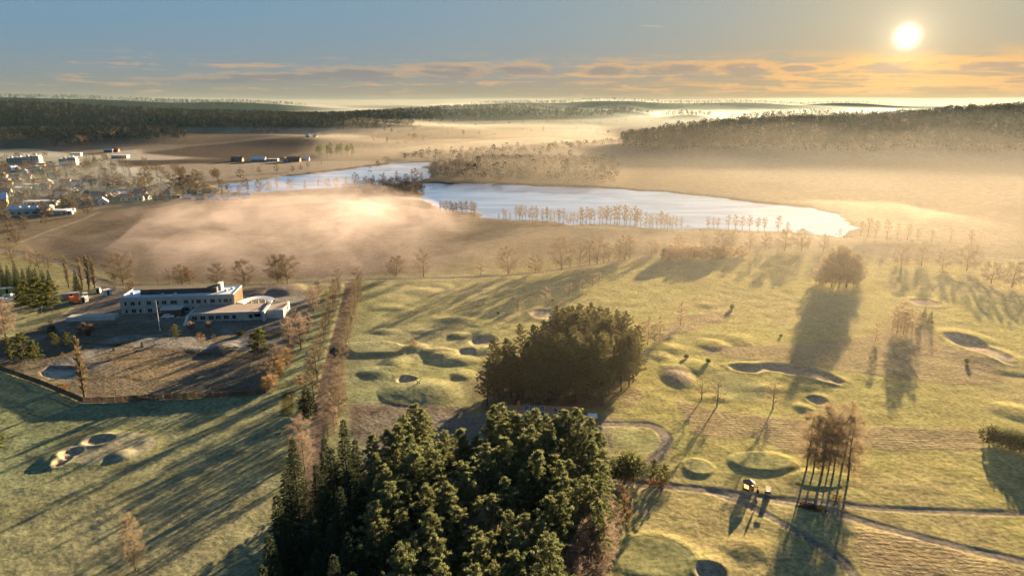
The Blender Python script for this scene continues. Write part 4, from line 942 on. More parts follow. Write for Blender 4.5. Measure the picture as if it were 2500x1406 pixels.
# ------------------------------------------------------------------ right-hand course: birches, bare trees, thickets
for i, (px, b, t) in enumerate([(1968,1150,1010),(1985,1156,1022),(2006,1163,1000),(2022,1152,1024),(2034,1160,1018),(2070,1172,1012),(2010,1140,992),(2056,1138,985)]):
    plant_px('birch', px, b, t, f'{ORD[i]} tall bare birch of the stand by the lower tee mound', 'tree', 'birch stand by the lower tee', wide=1.3)
for i, (px, b, t) in enumerate([(2178,806,748),(2190,812,742),(2200,802,735),(2214,808,752),(2226,812,750),(2205,815,760)]):
    plant_px('birch', px, b, t, f'{ORD[i]} golden birch of the small upper stand casting two long shadows', 'tree', 'upper birch stand', wide=1.2)
for i, (px, b, t) in enumerate([(2242,795,762),(2256,775,750),(2270,790,758)]):
    plant_px('spruce_small', px, b, t, ['nearest tiny conifer beside the upper birches', 'farthest tiny conifer beside the upper birches', 'rightmost tiny conifer beside the upper birches'][i], 'tree')
for i, (px, b, t) in enumerate([(1992,690,655),(2008,698,646),(2030,700,622),(2048,702,606),(2066,700,612),(2084,698,628),(2100,688,650),(2040,690,610),(2072,686,620),(2016,686,640)]):
    plant_px('oak', px, b, t, f'{ORD[i]} bare tree of the round copse casting the broadest shadow', 'tree', 'round copse', wide=.95)
for i, (px, b, t, kd) in enumerate([(1713,976,922,'young'),(1750,992,924,'young'),(1887,997,933,'young'),(1581,843,775,'birch'),(1598,838,790,'birch'),(1611,828,772,'birch'),(1566,846,780,'birch'),(1661,793,737,'birch'),(2137,832,788,'birch')]):
    plant_px(kd, px, b, t, ['slim bare tree at the tip of the tan rough', 'forked bare tree beside the oval green', 'lone bare tree right of the oval green', 'bare birch at the right foot of the second grove', 'thin birch between two birches near the second grove', 'bare birch standing just off the second grove', 'pale birch touching the second grove', 'lone birch above the tan rough strip', 'lone thin birch left of the upper stand'][i], 'tree', wide=1.3 if kd == 'young' else 1.25)
for i in range(16):
    f = i/15; px = 1630+f*170+rnd.gauss(0, 3); b = 634+rnd.gauss(0, 3)-f*6
    lb = 'left end' if f < .3 else 'middle' if f < .7 else 'right end'
    plant_px('thicket', px, b, b-26+rnd.gauss(0, 3), f'sunlit bare shrub at the {lb} of the thicket strip below the avenue', 'shrub', 'thicket strip below the avenue', wide=1.2)
plant_px('pine_low', 1617, 636, 610, 'dark round tree at the left end of the thicket strip', 'tree')
for i, (px, b, t) in enumerate([(2420,690,640),(2470,700,640),(2520,700,630),(2360,660,600),(2300,655,610),(2250,650,606),(2200,646,604)]):
    plant_px('oak', px, b, t, f'{ORD[i]} misty tree of the faint grove at the right edge', 'tree', 'faint grove at the right edge', wide=1.2)

# ------------------------------------------------------------------ works site and left edge
L1 = [('pine_low',430,829,793,'round pine right of the flagpole'),('russet',492,842,813,'small russet tree in front of the low wing'),('pine_low',622,868,815,'left of two joined pines by the soil mound'),('pine_low',640,872,805,'right of two joined pines by the soil mound'),
 ('spruce_small',130,822,778,'dark little spruce behind the pond lawn'),('pine_low',35,885,828,'leftmost sunlit pine above the brown fence'),('pine_low',62,892,820,'largest sunlit pine above the brown fence'),('pine_low',88,890,838,'right sunlit pine above the brown fence'),
 ('pine_low',140,852,815,'olive pine left of the tall poplar'),('pine_low',168,850,815,'olive pine just behind the tall poplar'),('frosted',15,830,738,'big russet-brown bare tree at the left edge'),('frosted',-10,838,745,'bare tree cut by the left edge'),
 ('pine_low',78,765,690,'left tall pine in front of the dark spruces'),('pine_low',100,768,684,'middle tall pine in front of the dark spruces'),('pine_low',128,764,694,'right tall pine in front of the dark spruces'),('pine_low',55,760,705,'shorter pine in front of the dark spruces'),
 ('poplar',168,702,625,'russet poplar left of the group of four'),('poplar',202,708,630,'second poplar of the roadside group'),('poplar',218,710,626,'third poplar of the roadside group'),('poplar',232,706,628,'rightmost poplar of the roadside group'),
 ('spruce',190,714,662,'dark spruce at the foot of the roadside poplars'),('poplar',207,977,825,'single tall golden poplar by the brown fence corner'),('frosted',75,650,605,'pale frosted tree behind the dark spruces'),('linden',118,655,612,'brown bare tree behind the dark spruces'),
 ('linden',95,655,614,'smaller brown tree behind the dark spruces'),('linden',30,640,590,'bare tree by the bend of the left road'),('young',285,972,935,'thin green sapling at the fence'),('young',155,878,862,'tiny staked sapling above the pond'),
 ('young',240,876,862,'tiny staked sapling right of the poplar'),('spruce_small',290,845,830,'tiny conifer on the trench bank'),('spruce_small',347,848,832,'second tiny conifer on the trench bank'),('spruce_small',278,858,843,'lowest tiny conifer by the trench'),
 ('rust_shrub',213,822,795,'dark red shrub left of the flagpole lawn'),('rust_shrub',155,955,938,'rust shrub inside the fence bend'),('young',525,838,815,'thin sapling right of the russet tree'),('russet',320,712,688,'russet tree behind the long building corner'),
 ('pine_low',0,1102,1048,'sunlit pine cut by the left edge beside the lower green'),('birch',330,1388,1262,'lone frosted birch in the lower left meadow'),('frosted',735,1120,1020,'pale frosted tree on the track verge'),('frosted',745,1150,1062,'second pale frosted tree on the track verge'),
 ('thicket',512,800,786,'thin shrub before the low wing'),('thicket',465,803,788,'second thin shrub before the low wing'),('evergreen',588,818,804,'low evergreen bush at the wing end')]
for kd, px, b, t, lb in L1:
    w = {'poplar': 1.0, 'pine_low': 1.05, 'frosted': 1.1, 'spruce_small': 1.0}.get(kd, 1.1)
    plant_px(kd, px, b, t, lb, 'shrub' if kd in ('rust_shrub', 'thicket', 'evergreen') else 'tree', wide=w)
for i in range(15):
    px = 12+(i % 8)*16+rnd.gauss(0, 3); b = 712-(i//8)*10+rnd.gauss(0, 2)
    plant_px('spruce', px, b, b-52+rnd.gauss(0, 4), 'dark spruce in the dense stand at the left edge' if i % 2 else 'dark spruce in the rear of the dense stand at the left edge', 'tree', 'dense spruce stand', wide=1.0)
for i in range(13):
    t = i/12; px = 652+t*46+rnd.gauss(0, 3); b = 955-t*72
    plant_px('thicket', px, b, b-20-rnd.random()*10, f'{ORD[i]} bare hedge shrub from the near end beyond the brown fence', 'shrub', 'hedge beyond the brown fence')
for i in range(9):
    t = i/8; px = 805+t*22+rnd.gauss(0, 4); b = 1075-t*130
    plant_px('frosted' if i % 2 else 'linden', px, b, b-62, f'{ORD[i]} brown tree from the near end between road and gravel court', 'tree', 'trees between road and gravel court', wide=.9)

# ------------------------------------------------------------------ boxes and prisms for built things
class BX:
    def __init__(s): s.v, s.f = [], []
    def quad(s, *p):
        n = len(s.v); s.v += [tuple(q) for q in p]; s.f.append(tuple(range(n, n+len(p)))); return s
    def box(s, x0, x1, y0, y1, z0, z1):
        n = len(s.v); s.v += [(x0,y0,z0),(x1,y0,z0),(x1,y1,z0),(x0,y1,z0),(x0,y0,z1),(x1,y0,z1),(x1,y1,z1),(x0,y1,z1)]
        s.f += [tuple(n+i for i in q) for q in ((3,2,1,0),(4,5,6,7),(0,1,5,4),(1,2,6,5),(2,3,7,6),(3,0,4,7))]; return s
    def prism(s, prof, x0, x1):
        """(y, z) outline extruded along x"""
        n, k = len(s.v), len(prof); s.v += [(x0, y, z) for y, z in prof]+[(x1, y, z) for y, z in prof]
        s.f += [tuple(n+k-1-i for i in range(k)), tuple(n+k+i for i in range(k))]+[(n+i, n+(i+1) % k, n+k+(i+1) % k, n+k+i) for i in range(k)]; return s
    def cyl(s, x, y, z0, z1, r, k=8, r1=None):
        n = len(s.v); r1 = r if r1 is None else r1
        s.v += [(x+cos(2*pi*i/k)*r, y+sin(2*pi*i/k)*r, z0) for i in range(k)]+[(x+cos(2*pi*i/k)*r1, y+sin(2*pi*i/k)*r1, z1) for i in range(k)]
        s.f += [tuple(n+k-1-i for i in range(k)), tuple(n+k+i for i in range(k))]+[(n+i, n+(i+1) % k, n+k+(i+1) % k, n+k+i) for i in range(k)]; return s
    def mesh(s, name, mat):
        me = bpy.data.meshes.new(name); me.from_pydata(s.v, [], s.f); me.materials.append(mat); me.update(); return me
MAT = {}
def M(name, col, rough=.8, vary=.14, scale=.6, **kw):
    if name not in MAT: MAT[name] = material(name, col, rough, vary, scale, **kw)
    return MAT[name]
GLASS = M('window_glass', (.035, .035, .035), .12, 0, spec=.6)
def thing(name, x, y, rz, label, cat, group=None, z=None):
    return put(name, None, loc=(x, y, H(x, y)-.05 if z is None else z), rz=rz, label=label, cat=cat, group=group)
_wm = {}
def window(parent, x, y, z, w, h, face=0, frame=None, d=.12):
    """a framed window on the wall plane y (face 0: front, looking -y; 1: the +x gable; 2: the back; 3: the -x gable)"""
    frame = frame or M('frame_grey', (.30, .30, .29)); key = (round(w, 2), round(h, 2), frame.name)
    if key not in _wm:
        b = BX(); t = .09
        b.box(-w/2-t, w/2+t, -d, .02, -h/2-t, -h/2).box(-w/2-t, w/2+t, -d, .02, h/2, h/2+t).box(-w/2-t, -w/2, -d, .02, -h/2, h/2).box(w/2, w/2+t, -d, .02, -h/2, h/2)
        if w > 1.6:
            b.box(-.04, .04, -d+.02, .02, -h/2, h/2)
        _wm[key] = (b.mesh('window', frame), BX().box(-w/2, w/2, -.05, .015, -h/2, h/2).mesh('pane', GLASS))
    o = put('window', _wm[key][0], parent, (x, y, z), (0, pi/2, pi, -pi/2)[face]); put('pane', _wm[key][1], o)
    return o

# ------------------------------------------------------------------ long building on the works site
def long_building():
    A, B = G(298, 770), G(574, 760); rz = atan2(B[1]-A[1], B[0]-A[0]); W = math.hypot(B[0]-A[0], B[1]-A[1])
    h = 7.4; D = 14.0; zg = min(H(*A), H(*B))-.1
    t = thing('long_building', A[0], A[1], rz, 'long grey three-level building with frosted roof on the works site', 'building', z=zg)
    wallm = M('grey_cladding', (.31, .33, .325), .85, .2, .5); timber = M('timber_cladding', (.27, .215, .15), .85, .25, .8); conc = M('pale_concrete', (.40, .42, .43), .9, .15, .4)
    frost = M('frosted_roof', (.40, .52, .72), .7, .16, .35); felt = M('dark_felt', (.075, .066, .058), .9, .25, .4); soil = M('planted_roof', (.135, .095, .072), .95, .25, .5)
    put('wall', BX().box(0, W, 0, D, 0, h).mesh('wall', wallm), t)
    g = np.random.default_rng(4)
    rf = put('roof', BX().box(.3, W-.3, .3, D-.3, h, h+.12).mesh('roof', frost), t)
    put('parapet', BX().box(-.05, W+.05, -.05, .3, h-.02, h+.42).box(-.05, W+.05, D-.3, D+.05, h-.02, h+.42).box(-.05, .3, .3, D-.3, h-.02, h+.42).box(W-.3, W+.05, .3, D-.3, h-.02, h+.42).mesh('parapet', conc), rf)
    put('roof_housing', BX().box(W*.15, W*.83, 4.2, 10.5, h+.1, h+2.3).mesh('roof_housing', felt), rf)
    put('stair_head', BX().box(W*.815, W*.85, 7.5, 11, h+.1, h+3.1).mesh('stair_head', conc), rf)
    for x, y in ((.36, 2.2), (.47, 2.6), (.9, 6), (.94, 9), (.06, 6), (.25, 11.5), (.42, 11.8), (.55, 11.6)):
        put('roof_vent', BX().box(W*x-.5, W*x+.5, y-.5, y+.5, h+.1, h+1.0).mesh('roof_vent', conc), rf)
    # upright fins between the windows
    fins = BX(); xs = np.arange(.4, W, .62)
    wins = [(2.2,1),(5.2,2),(8.0,1),(12.0,2),(15.6,1),(18.4,2),(22.4,3),(27.6,2),(30.4,1),(32.9,2),(35.7,1),(38.9,2),(42.0,1),(44.6,2),(46.6,1)]
    wins = [(x*W/48.0, n) for x, n in wins]
    for x in xs:
        if all(abs(x-wx) > .55+n*.55 for wx, n in wins): fins.box(x-.07, x+.07, -.16-.06*g.random(), .02, .3, h-.05)
    put('cladding_fins', fins.mesh('cladding_fins', conc), t)
    ft = BX()
    for y in np.arange(.3, D, .55): ft.box(W-.02, W+.16, y-.07, y+.07, .3, h)
    put('gable_cladding', BX().box(W, W+.06, .05, D-.05, .2, h-.1).mesh('gable_cladding', timber), t); put('cladding_fins', ft.mesh('cladding_fins', timber), t)
    for x, n in wins:
        for z in (1.9, 5.1):
            if abs(x-22.4*W/48) < 3 and z < 3: continue
            window(t, x, 0, z, .8+.85*(n-1), 1.5)
    # porch
    px = 22.4*W/48
    pc = put('porch', BX().box(px-4, px+4.2, -5.5, 0, 3.3, 3.75).mesh('porch', conc), t)
    put('porch_recess_shade', BX().box(px-3.6, px+3.8, -5.0, -.02, 0, 3.28).mesh('porch_recess_shade', M('porch_shade_tone', (.10, .075, .055))), pc)  # dark block painted in for the shade of the recess under the canopy
    # low wings, planted terraces
    lw = put('low_wing', BX().box(-18, -.02, -7.2, -2.6, 0, 2.1).mesh('low_wing', conc), t); put('roof', BX().box(-17.7, -.3, -6.9, -2.9, 2.1, 2.22).mesh('roof', wallm), lw)
    for x0, x1, y0, y1 in ((-.5, 17.5, -6.6, -.6), (23.5, 31.0, -7.0, -.6)):
        k = put('terrace', BX().box(x0, x1, y0, y1, 0, .55).mesh('terrace', conc), t); put('planted_bed', BX().box(x0+.5, x1-.3, y0+.6, y1-.1, .5, .63).mesh('planted_bed', soil), k)
    rw = put('low_wing', BX().box(30.5, W+14.5, -12.6, -.12, 0, 3.3).mesh('low_wing', wallm), t)
    put('roof', BX().box(30.8, W+14.2, -12.3, -.4, 3.3, 3.45).mesh('roof', M('gravel_roof', (.235, .20, .19), .95, .15, .8)), rw)
    put('parapet', BX().box(30.4, W+14.6, -12.75, -12.3, 3.2, 3.7).box(30.4, 30.8, -12.3, -.1, 3.2, 3.7).mesh('parapet', conc), rw)
    put('ramp_wall', BX().prism([(-18.5, 0), (-18.5, .3), (-12.7, 3.3), (-12.7, 0)], 29.6, 30.6).mesh('ramp_wall', conc), t)
    for x in (32.5, 35.6, 38.8, 41.5, 44.6, 47.6, 54.0): window(rw, x, -12.6, 1.7, 1.9 if x < 46 else 1.4, 1.5)
    for x in (58.2, 61.0): window(rw, min(x, W+12), -12.6, 2.0, 2.2, 1.0)
    ew = put('end_block', BX().box(W+14.6, W+22, -11.5, 1.5, 0, 3.4).mesh('end_block', conc), t); put('roof', BX().box(W+15, W+21.6, -11.1, 1.2, 3.4, 3.52).mesh('roof', M('gravel_roof', (0, 0, 0))), ew)
    put('end_fin', BX().box(W+14.3, W+15.3, -14.5, 1.6, 0, 4.0).mesh('end_fin', conc), ew)
    # flagpole
    x, y = G(391, 808); f = thing('flagpole', x, y, 0, 'tall white flagpole in front of the long building', 'flagpole')
    hp = px_h(391, 808, 737)
    put('pole', BX().cyl(0, 0, 0, hp, .10, 8, .06).mesh('pole', M('white_paint', (.72, .72, .70), .5, .05)), f); put('base', BX().cyl(0, 0, 0, .35, .4, 8, .3).mesh('base', conc), f)
    put('finial', BX().cyl(0, 0, hp, hp+.25, .12, 8, .02).mesh('finial', M('white_paint', (0, 0, 0))), f)
    # white arched roof sheet, still wrapped
    pts = smooth_line(gp((588,756),(600,750),(615,745),(632,742),(648,742),(660,745),(665,750)), 4)
    c = thing('arched_canopy', *pts[0], 0, 'white curved canopy sheet behind the low wing', 'canopy'); o = np.array(pts[0]); b = BX(); P = np.array(pts)-o
    d = np.gradient(P, axis=0); d /= np.linalg.norm(d, axis=1, keepdims=True); nn = np.c_[-d[:, 1], d[:, 0]]
    for i in range(len(P)-1):
        a0, a1, b0, b1 = P[i]-nn[i]*1.5, P[i+1]-nn[i+1]*1.5, P[i]+nn[i]*1.5, P[i+1]+nn[i+1]*1.5
        for z0, z1 in ((2.6, 3.0),):
            b.quad((*a0, z1), (*a1, z1), (*b1, z1+.3), (*b0, z1+.3)); b.quad((*b0, z0), (*b1, z0), (*a1, z0), (*a0, z0))
            b.quad((*a0, z0), (*a1, z0), (*a1, z1), (*a0, z1)); b.quad((*b1, z0), (*b0, z0), (*b0, z1+.3), (*b1, z1+.3))
    put('sheet', b.mesh('sheet', M('white_sheet', (.70, .73, .80), .6, .08)), c)
    for i in range(0, len(P), 4): put('post', BX().box(P[i][0]-.12, P[i][0]+.12, P[i][1]-.12, P[i][1]+.12, 0, 2.7).mesh('post', conc), c)
long_building()

# ------------------------------------------------------------------ vehicles and plant on the site
def car(px, py, rz, col, label, name='parked_car'):
    x, y = G(px, py); t = thing(name, x, y, rz, label, 'car', 'cars near the long building'); pm = M('paint_%02d%02d%02d' % tuple(int(c*99) for c in col), col, .3, .02, spec=.5)
    prof = [(-.8, .3), (.8, .3), (.82, .85), (.76, .95), (-.76, .95), (-.82, .85)]
    put('body', BX().prism(prof, -2.1, 2.1).mesh('body', pm), t)
    cab = [(-.72, .94), (.72, .94), (.58, 1.45), (-.58, 1.45)]; put('cabin', BX().prism(cab, -1.5, .8).mesh('cabin', pm), t)
    put('windscreen', BX().quad((.81, -.66, .97), (.81, .66, .97), (.81, .54, 1.4), (.81, -.54, 1.4)).mesh('windscreen', GLASS), t)
    for s in (-1, 1): put('side_window', BX().box(-1.3, .6, s*.66-.03, s*.66+.03, 1.0, 1.36).mesh('side_window', GLASS), t)
    for xx in (-1.3, 1.3):
        for s in (-1, 1):
            w = BX(); k = 10; w.prism([(cos(2*pi*i/k)*.33, sin(2*pi*i/k)*.33+.33) for i in range(k)], -.11, .11)
            o = put('wheel', w.mesh('wheel', M('tyre', (.02, .02, .02), .9, .05)), t, (xx, s*.78, 0), pi/2)
car(411, 777, .1, (.62, .64, .68), 'white car parked under the porch of the long building')
for i, (px, py, c) in enumerate([(8,735,(.55,.57,.6)),(20,738,(.25,.27,.3)),(30,733,(.6,.6,.6)),(14,726,(.4,.42,.45)),(28,724,(.62,.62,.6))]):
    car(px, py, .9+.2*i, c, ['first silver car from the left in the yard behind the pines','dark grey car in the yard behind the pines','white car at the right of the yard behind the pines','grey car in the rear of the yard behind the pines','pale car in the rear right of the yard'][i])
def truck(px, py, rz, col, label):
    x, y = G(px, py); t = thing('works_truck', x, y, rz, label, 'truck'); pm = M('orange_paint', col, .5, .1)
    put('chassis', BX().box(-3, 3, -.5, .5, .6, .9).mesh('chassis', M('tyre', (0, 0, 0))), t)
    put('cab', BX().prism([(-1.1, .7), (1.1, .7), (1.1, 2.0), (.9, 2.7), (-.9, 2.7), (-1.1, 2.0)], 1.5, 3.2).mesh('cab', pm), t)
    put('windscreen', BX().box(3.2, 3.24, -.85, .85, 1.75, 2.5).mesh('windscreen', GLASS), t)
    put('tipper_bed', BX().box(-3.1, 1.3, -1.15, 1.15, .95, 1.1).box(-3.1, 1.3, -1.15, -1.05, 1.1, 1.9).box(-3.1, 1.3, 1.05, 1.15, 1.1, 1.9).box(1.2, 1.3, -1.05, 1.05, 1.1, 1.9).mesh('tipper_bed', pm), t)
    for xx in (-2.2, -1.1, 2.3):
        for s in (-1, 1): put('wheel', BX().prism([(cos(.628*i)*.5, sin(.628*i)*.5+.5) for i in range(10)], -.15, .15).mesh('wheel', M('tyre', (0, 0, 0))), t, (xx, s*.95, 0), pi/2)
truck(183, 742, 2.5, (.55, .20, .05), 'orange tipper truck below the roadside poplars')
def container(px, py, rz, col, label, name='site_container', L=6.0):
    x, y = G(px, py); t = thing(name, x, y, rz, label, 'container'); cm = M('container_%d' % int(col[0]*900+col[2]*90), col, .6, .15, .7)
    put('wall', BX().box(-L/2, L/2, -1.2, 1.2, .12, 2.6).mesh('wall', cm), t); put('roof', BX().box(-L/2-.05, L/2+.05, -1.25, 1.25, 2.6, 2.7).mesh('roof', M('frost_top', (.5, .53, .58))), t)
    put('door', BX().box(-.45, .45, -1.24, -1.2, .15, 2.2).mesh('door', M('frame_dark', (0, 0, 0))), t)
    rb = BX()
    for q in np.arange(-L/2+.3, L/2, .5): rb.box(q-.05, q+.05, -1.23, -1.19, .2, 2.55) if abs(q) > .6 else None
    put('ribs', rb.mesh('ribs', cm), t)
container(176, 730, .5, (.50, .20, .13), 'reddish site container behind the orange truck')
container(20, 716, .4, (.45, .38, .10), 'yellow skip-like container at the left edge yard')
container(262, 722, 1.0, (.25, .35, .5), 'small blue cabin beside the bend of the road', 'site_cabin', 3.0)
for i, (px, py) in enumerate([(208,738),(241,716),(210,730)]): container(px, py, .3*i, (.4, .42, .44), ['grey box by the road kerb left of the building','grey box at the road bend','small grey box behind the kerb'][i], 'site_box', 1.8)

# ------------------------------------------------------------------ brown fence round the site
def fence():
    line = gp((-30,897),(60,928),(120,950),(205,986),(300,984),(400,978),(500,974),(580,969),(650,962))
    t = put('site_fence', None, loc=(*line[3], 0), label='brown board fence bending round the works site', cat='fence'); o = line[3]
    bm = [M('fence_boards', (.115, .068, .042), .9, .3, 1.5), M('fence_boards_grey', (.125, .095, .07), .9, .3, 1.5), M('fence_boards_green', (.085, .075, .05), .9, .3, 1.5)]
    pts = []
    for a, b in zip(line[:-1], line[1:]):
        L = math.hypot(b[0]-a[0], b[1]-a[1]); n = max(1, round(L/2.4))
        pts += [(a[0]+(b[0]-a[0])*k/n, a[1]+(b[1]-a[1])*k/n) for k in range(n)]
    pts.append(line[-1]); zz = land(np.array([p[0] for p in pts]), np.array([p[1] for p in pts])); cache = {}
    pm = BX().box(-.07, .07, -.07, .07, -.3, 2.05).mesh('post', bm[0])
    for i in range(len(pts)-1):
        a, b = pts[i], pts[i+1]; L = math.hypot(b[0]-a[0], b[1]-a[1]); rz = atan2(b[1]-a[1], b[0]-a[0]); k = (round(L, 2), i % 3)
        if k not in cache:
            p = BX(); nb = int((L-.16)/.17)
            for q in range(nb): p.box(.1+q*(L-.2)/nb, .1+(q+.9)*(L-.2)/nb, -.015, .015, .05, 1.82+.05*((q*7+i) % 3))
            p.box(.07, L-.07, .016, .06, .4, .5).box(.07, L-.07, .016, .06, 1.4, 1.5); cache[k] = p.mesh('panel', bm[i % 3])
        put('panel', cache[k], t, (a[0]-o[0], a[1]-o[1], float(zz[i])), rz); put('post', pm, t, (a[0]-o[0], a[1]-o[1], float(zz[i])), rz)
    put('notice', BX().box(-.3, .3, -.08, -.05, .6, 1.5).mesh('notice', M('white_paint', (0, 0, 0))), t, (pts[-13][0]-o[0], pts[-13][1]-o[1], float(zz[-13])), 0)
fence()

# ------------------------------------------------------------------ clubhouse roof between the groves
def clubhouse():
    x, y = G(1305, 989, 7.2); t = thing('clubhouse', x, y, -.06, 'clubhouse with hipped brown roof and solar panels between the groves', 'building', z=H(x, y)-.1)
    W, D, e, r = 10.5, 8.0, 3.4, 7.2; tile = M('roof_tiles', (.20, .105, .062), .85, .25, 1.2)
    put('wall', BX().box(-W+.6, W-.6, -D+.6, D-.6, 0, e+.1).mesh('wall', M('ochre_wall', (.35, .27, .17))), t)
    b = BX(); R1 = 3.2
    b.quad((-W, -D, e), (W, -D, e), (R1, 0, r), (-R1, 0, r)); b.quad((W, -D, e), (W, D, e), (R1, 0, r)); b.quad((W, D, e), (-W, D, e), (-R1, 0, r), (R1, 0, r)); b.quad((-W, D, e), (-W, -D, e), (-R1, 0, r)); b.quad((-W, D, e), (W, D, e), (W, -D, e), (-W, -D, e))
    rf = put('roof', b.mesh('roof', tile), t)
    sl = math.atan2(r-e, D); pan = BX().box(-.62, .62, -.95, .95, .06, .10).mesh('solar_panel', M('solar_glass', (.05, .055, .075), .15, .05, spec=.6))
    frm = BX().box(-.66, .66, -.99, -.95, .05, .12).box(-.66, .66, .95, .99, .05, .12).box(-.66, -.62, -.95, .95, .05, .12).box(.62, .66, -.95, .95, .05, .12).mesh('panel_frame', M('frame_pale', (.62, .58, .55), .5, .05))
    for i in range(6):
        for j in range(3):
            lx = (i-2.5)*1.36*(1.0); s_ = 1.1+j*2.05
            if j == 0 and abs(lx) > 3: continue
            o = put('solar_panel', pan, rf, (lx, -s_*cos(sl), r-s_*sin(sl)+.02)); o.rotation_euler = (sl, 0, 0); put('panel_frame', frm, o)
    s2 = math.atan2(r-e, W-R1)
    for i in range(3):
        s_ = 2.6+i*1.4; o = put('solar_panel', pan, rf, (R1+s_*cos(s2), 0, r-s_*sin(s2)+.02)); o.rotation_euler = (0, s2, 0); put('panel_frame', frm, o)
    put('chimney', BX().box(-4.6, -3.9, .6, 1.3, 5, 8).mesh('chimney', M('brick', (.28, .13, .08))), rf)
    for q in (-6, -2, 2, 6): window(t, q, -D+.6, 1.7, 1.6, 1.3)
    x, y = G(1446, 1034); k = thing('starter_hut', x, y, -.05, 'small white flat-roofed hut at the end of the clubhouse', 'hut')
    put('wall', BX().box(-1, 1, -1, 1, 0, 2.3).mesh('wall', M('hut_wood', (.30, .17, .09))), k); put('roof', BX().box(-1.25, 1.25, -1.2, 1.2, 2.3, 2.45).mesh('roof', M('white_sheet', (0, 0, 0))), k); put('door', BX().box(-.4, .4, -1.04, -1, .05, 2).mesh('door', M('frame_dark', (0, 0, 0))), k)
clubhouse()

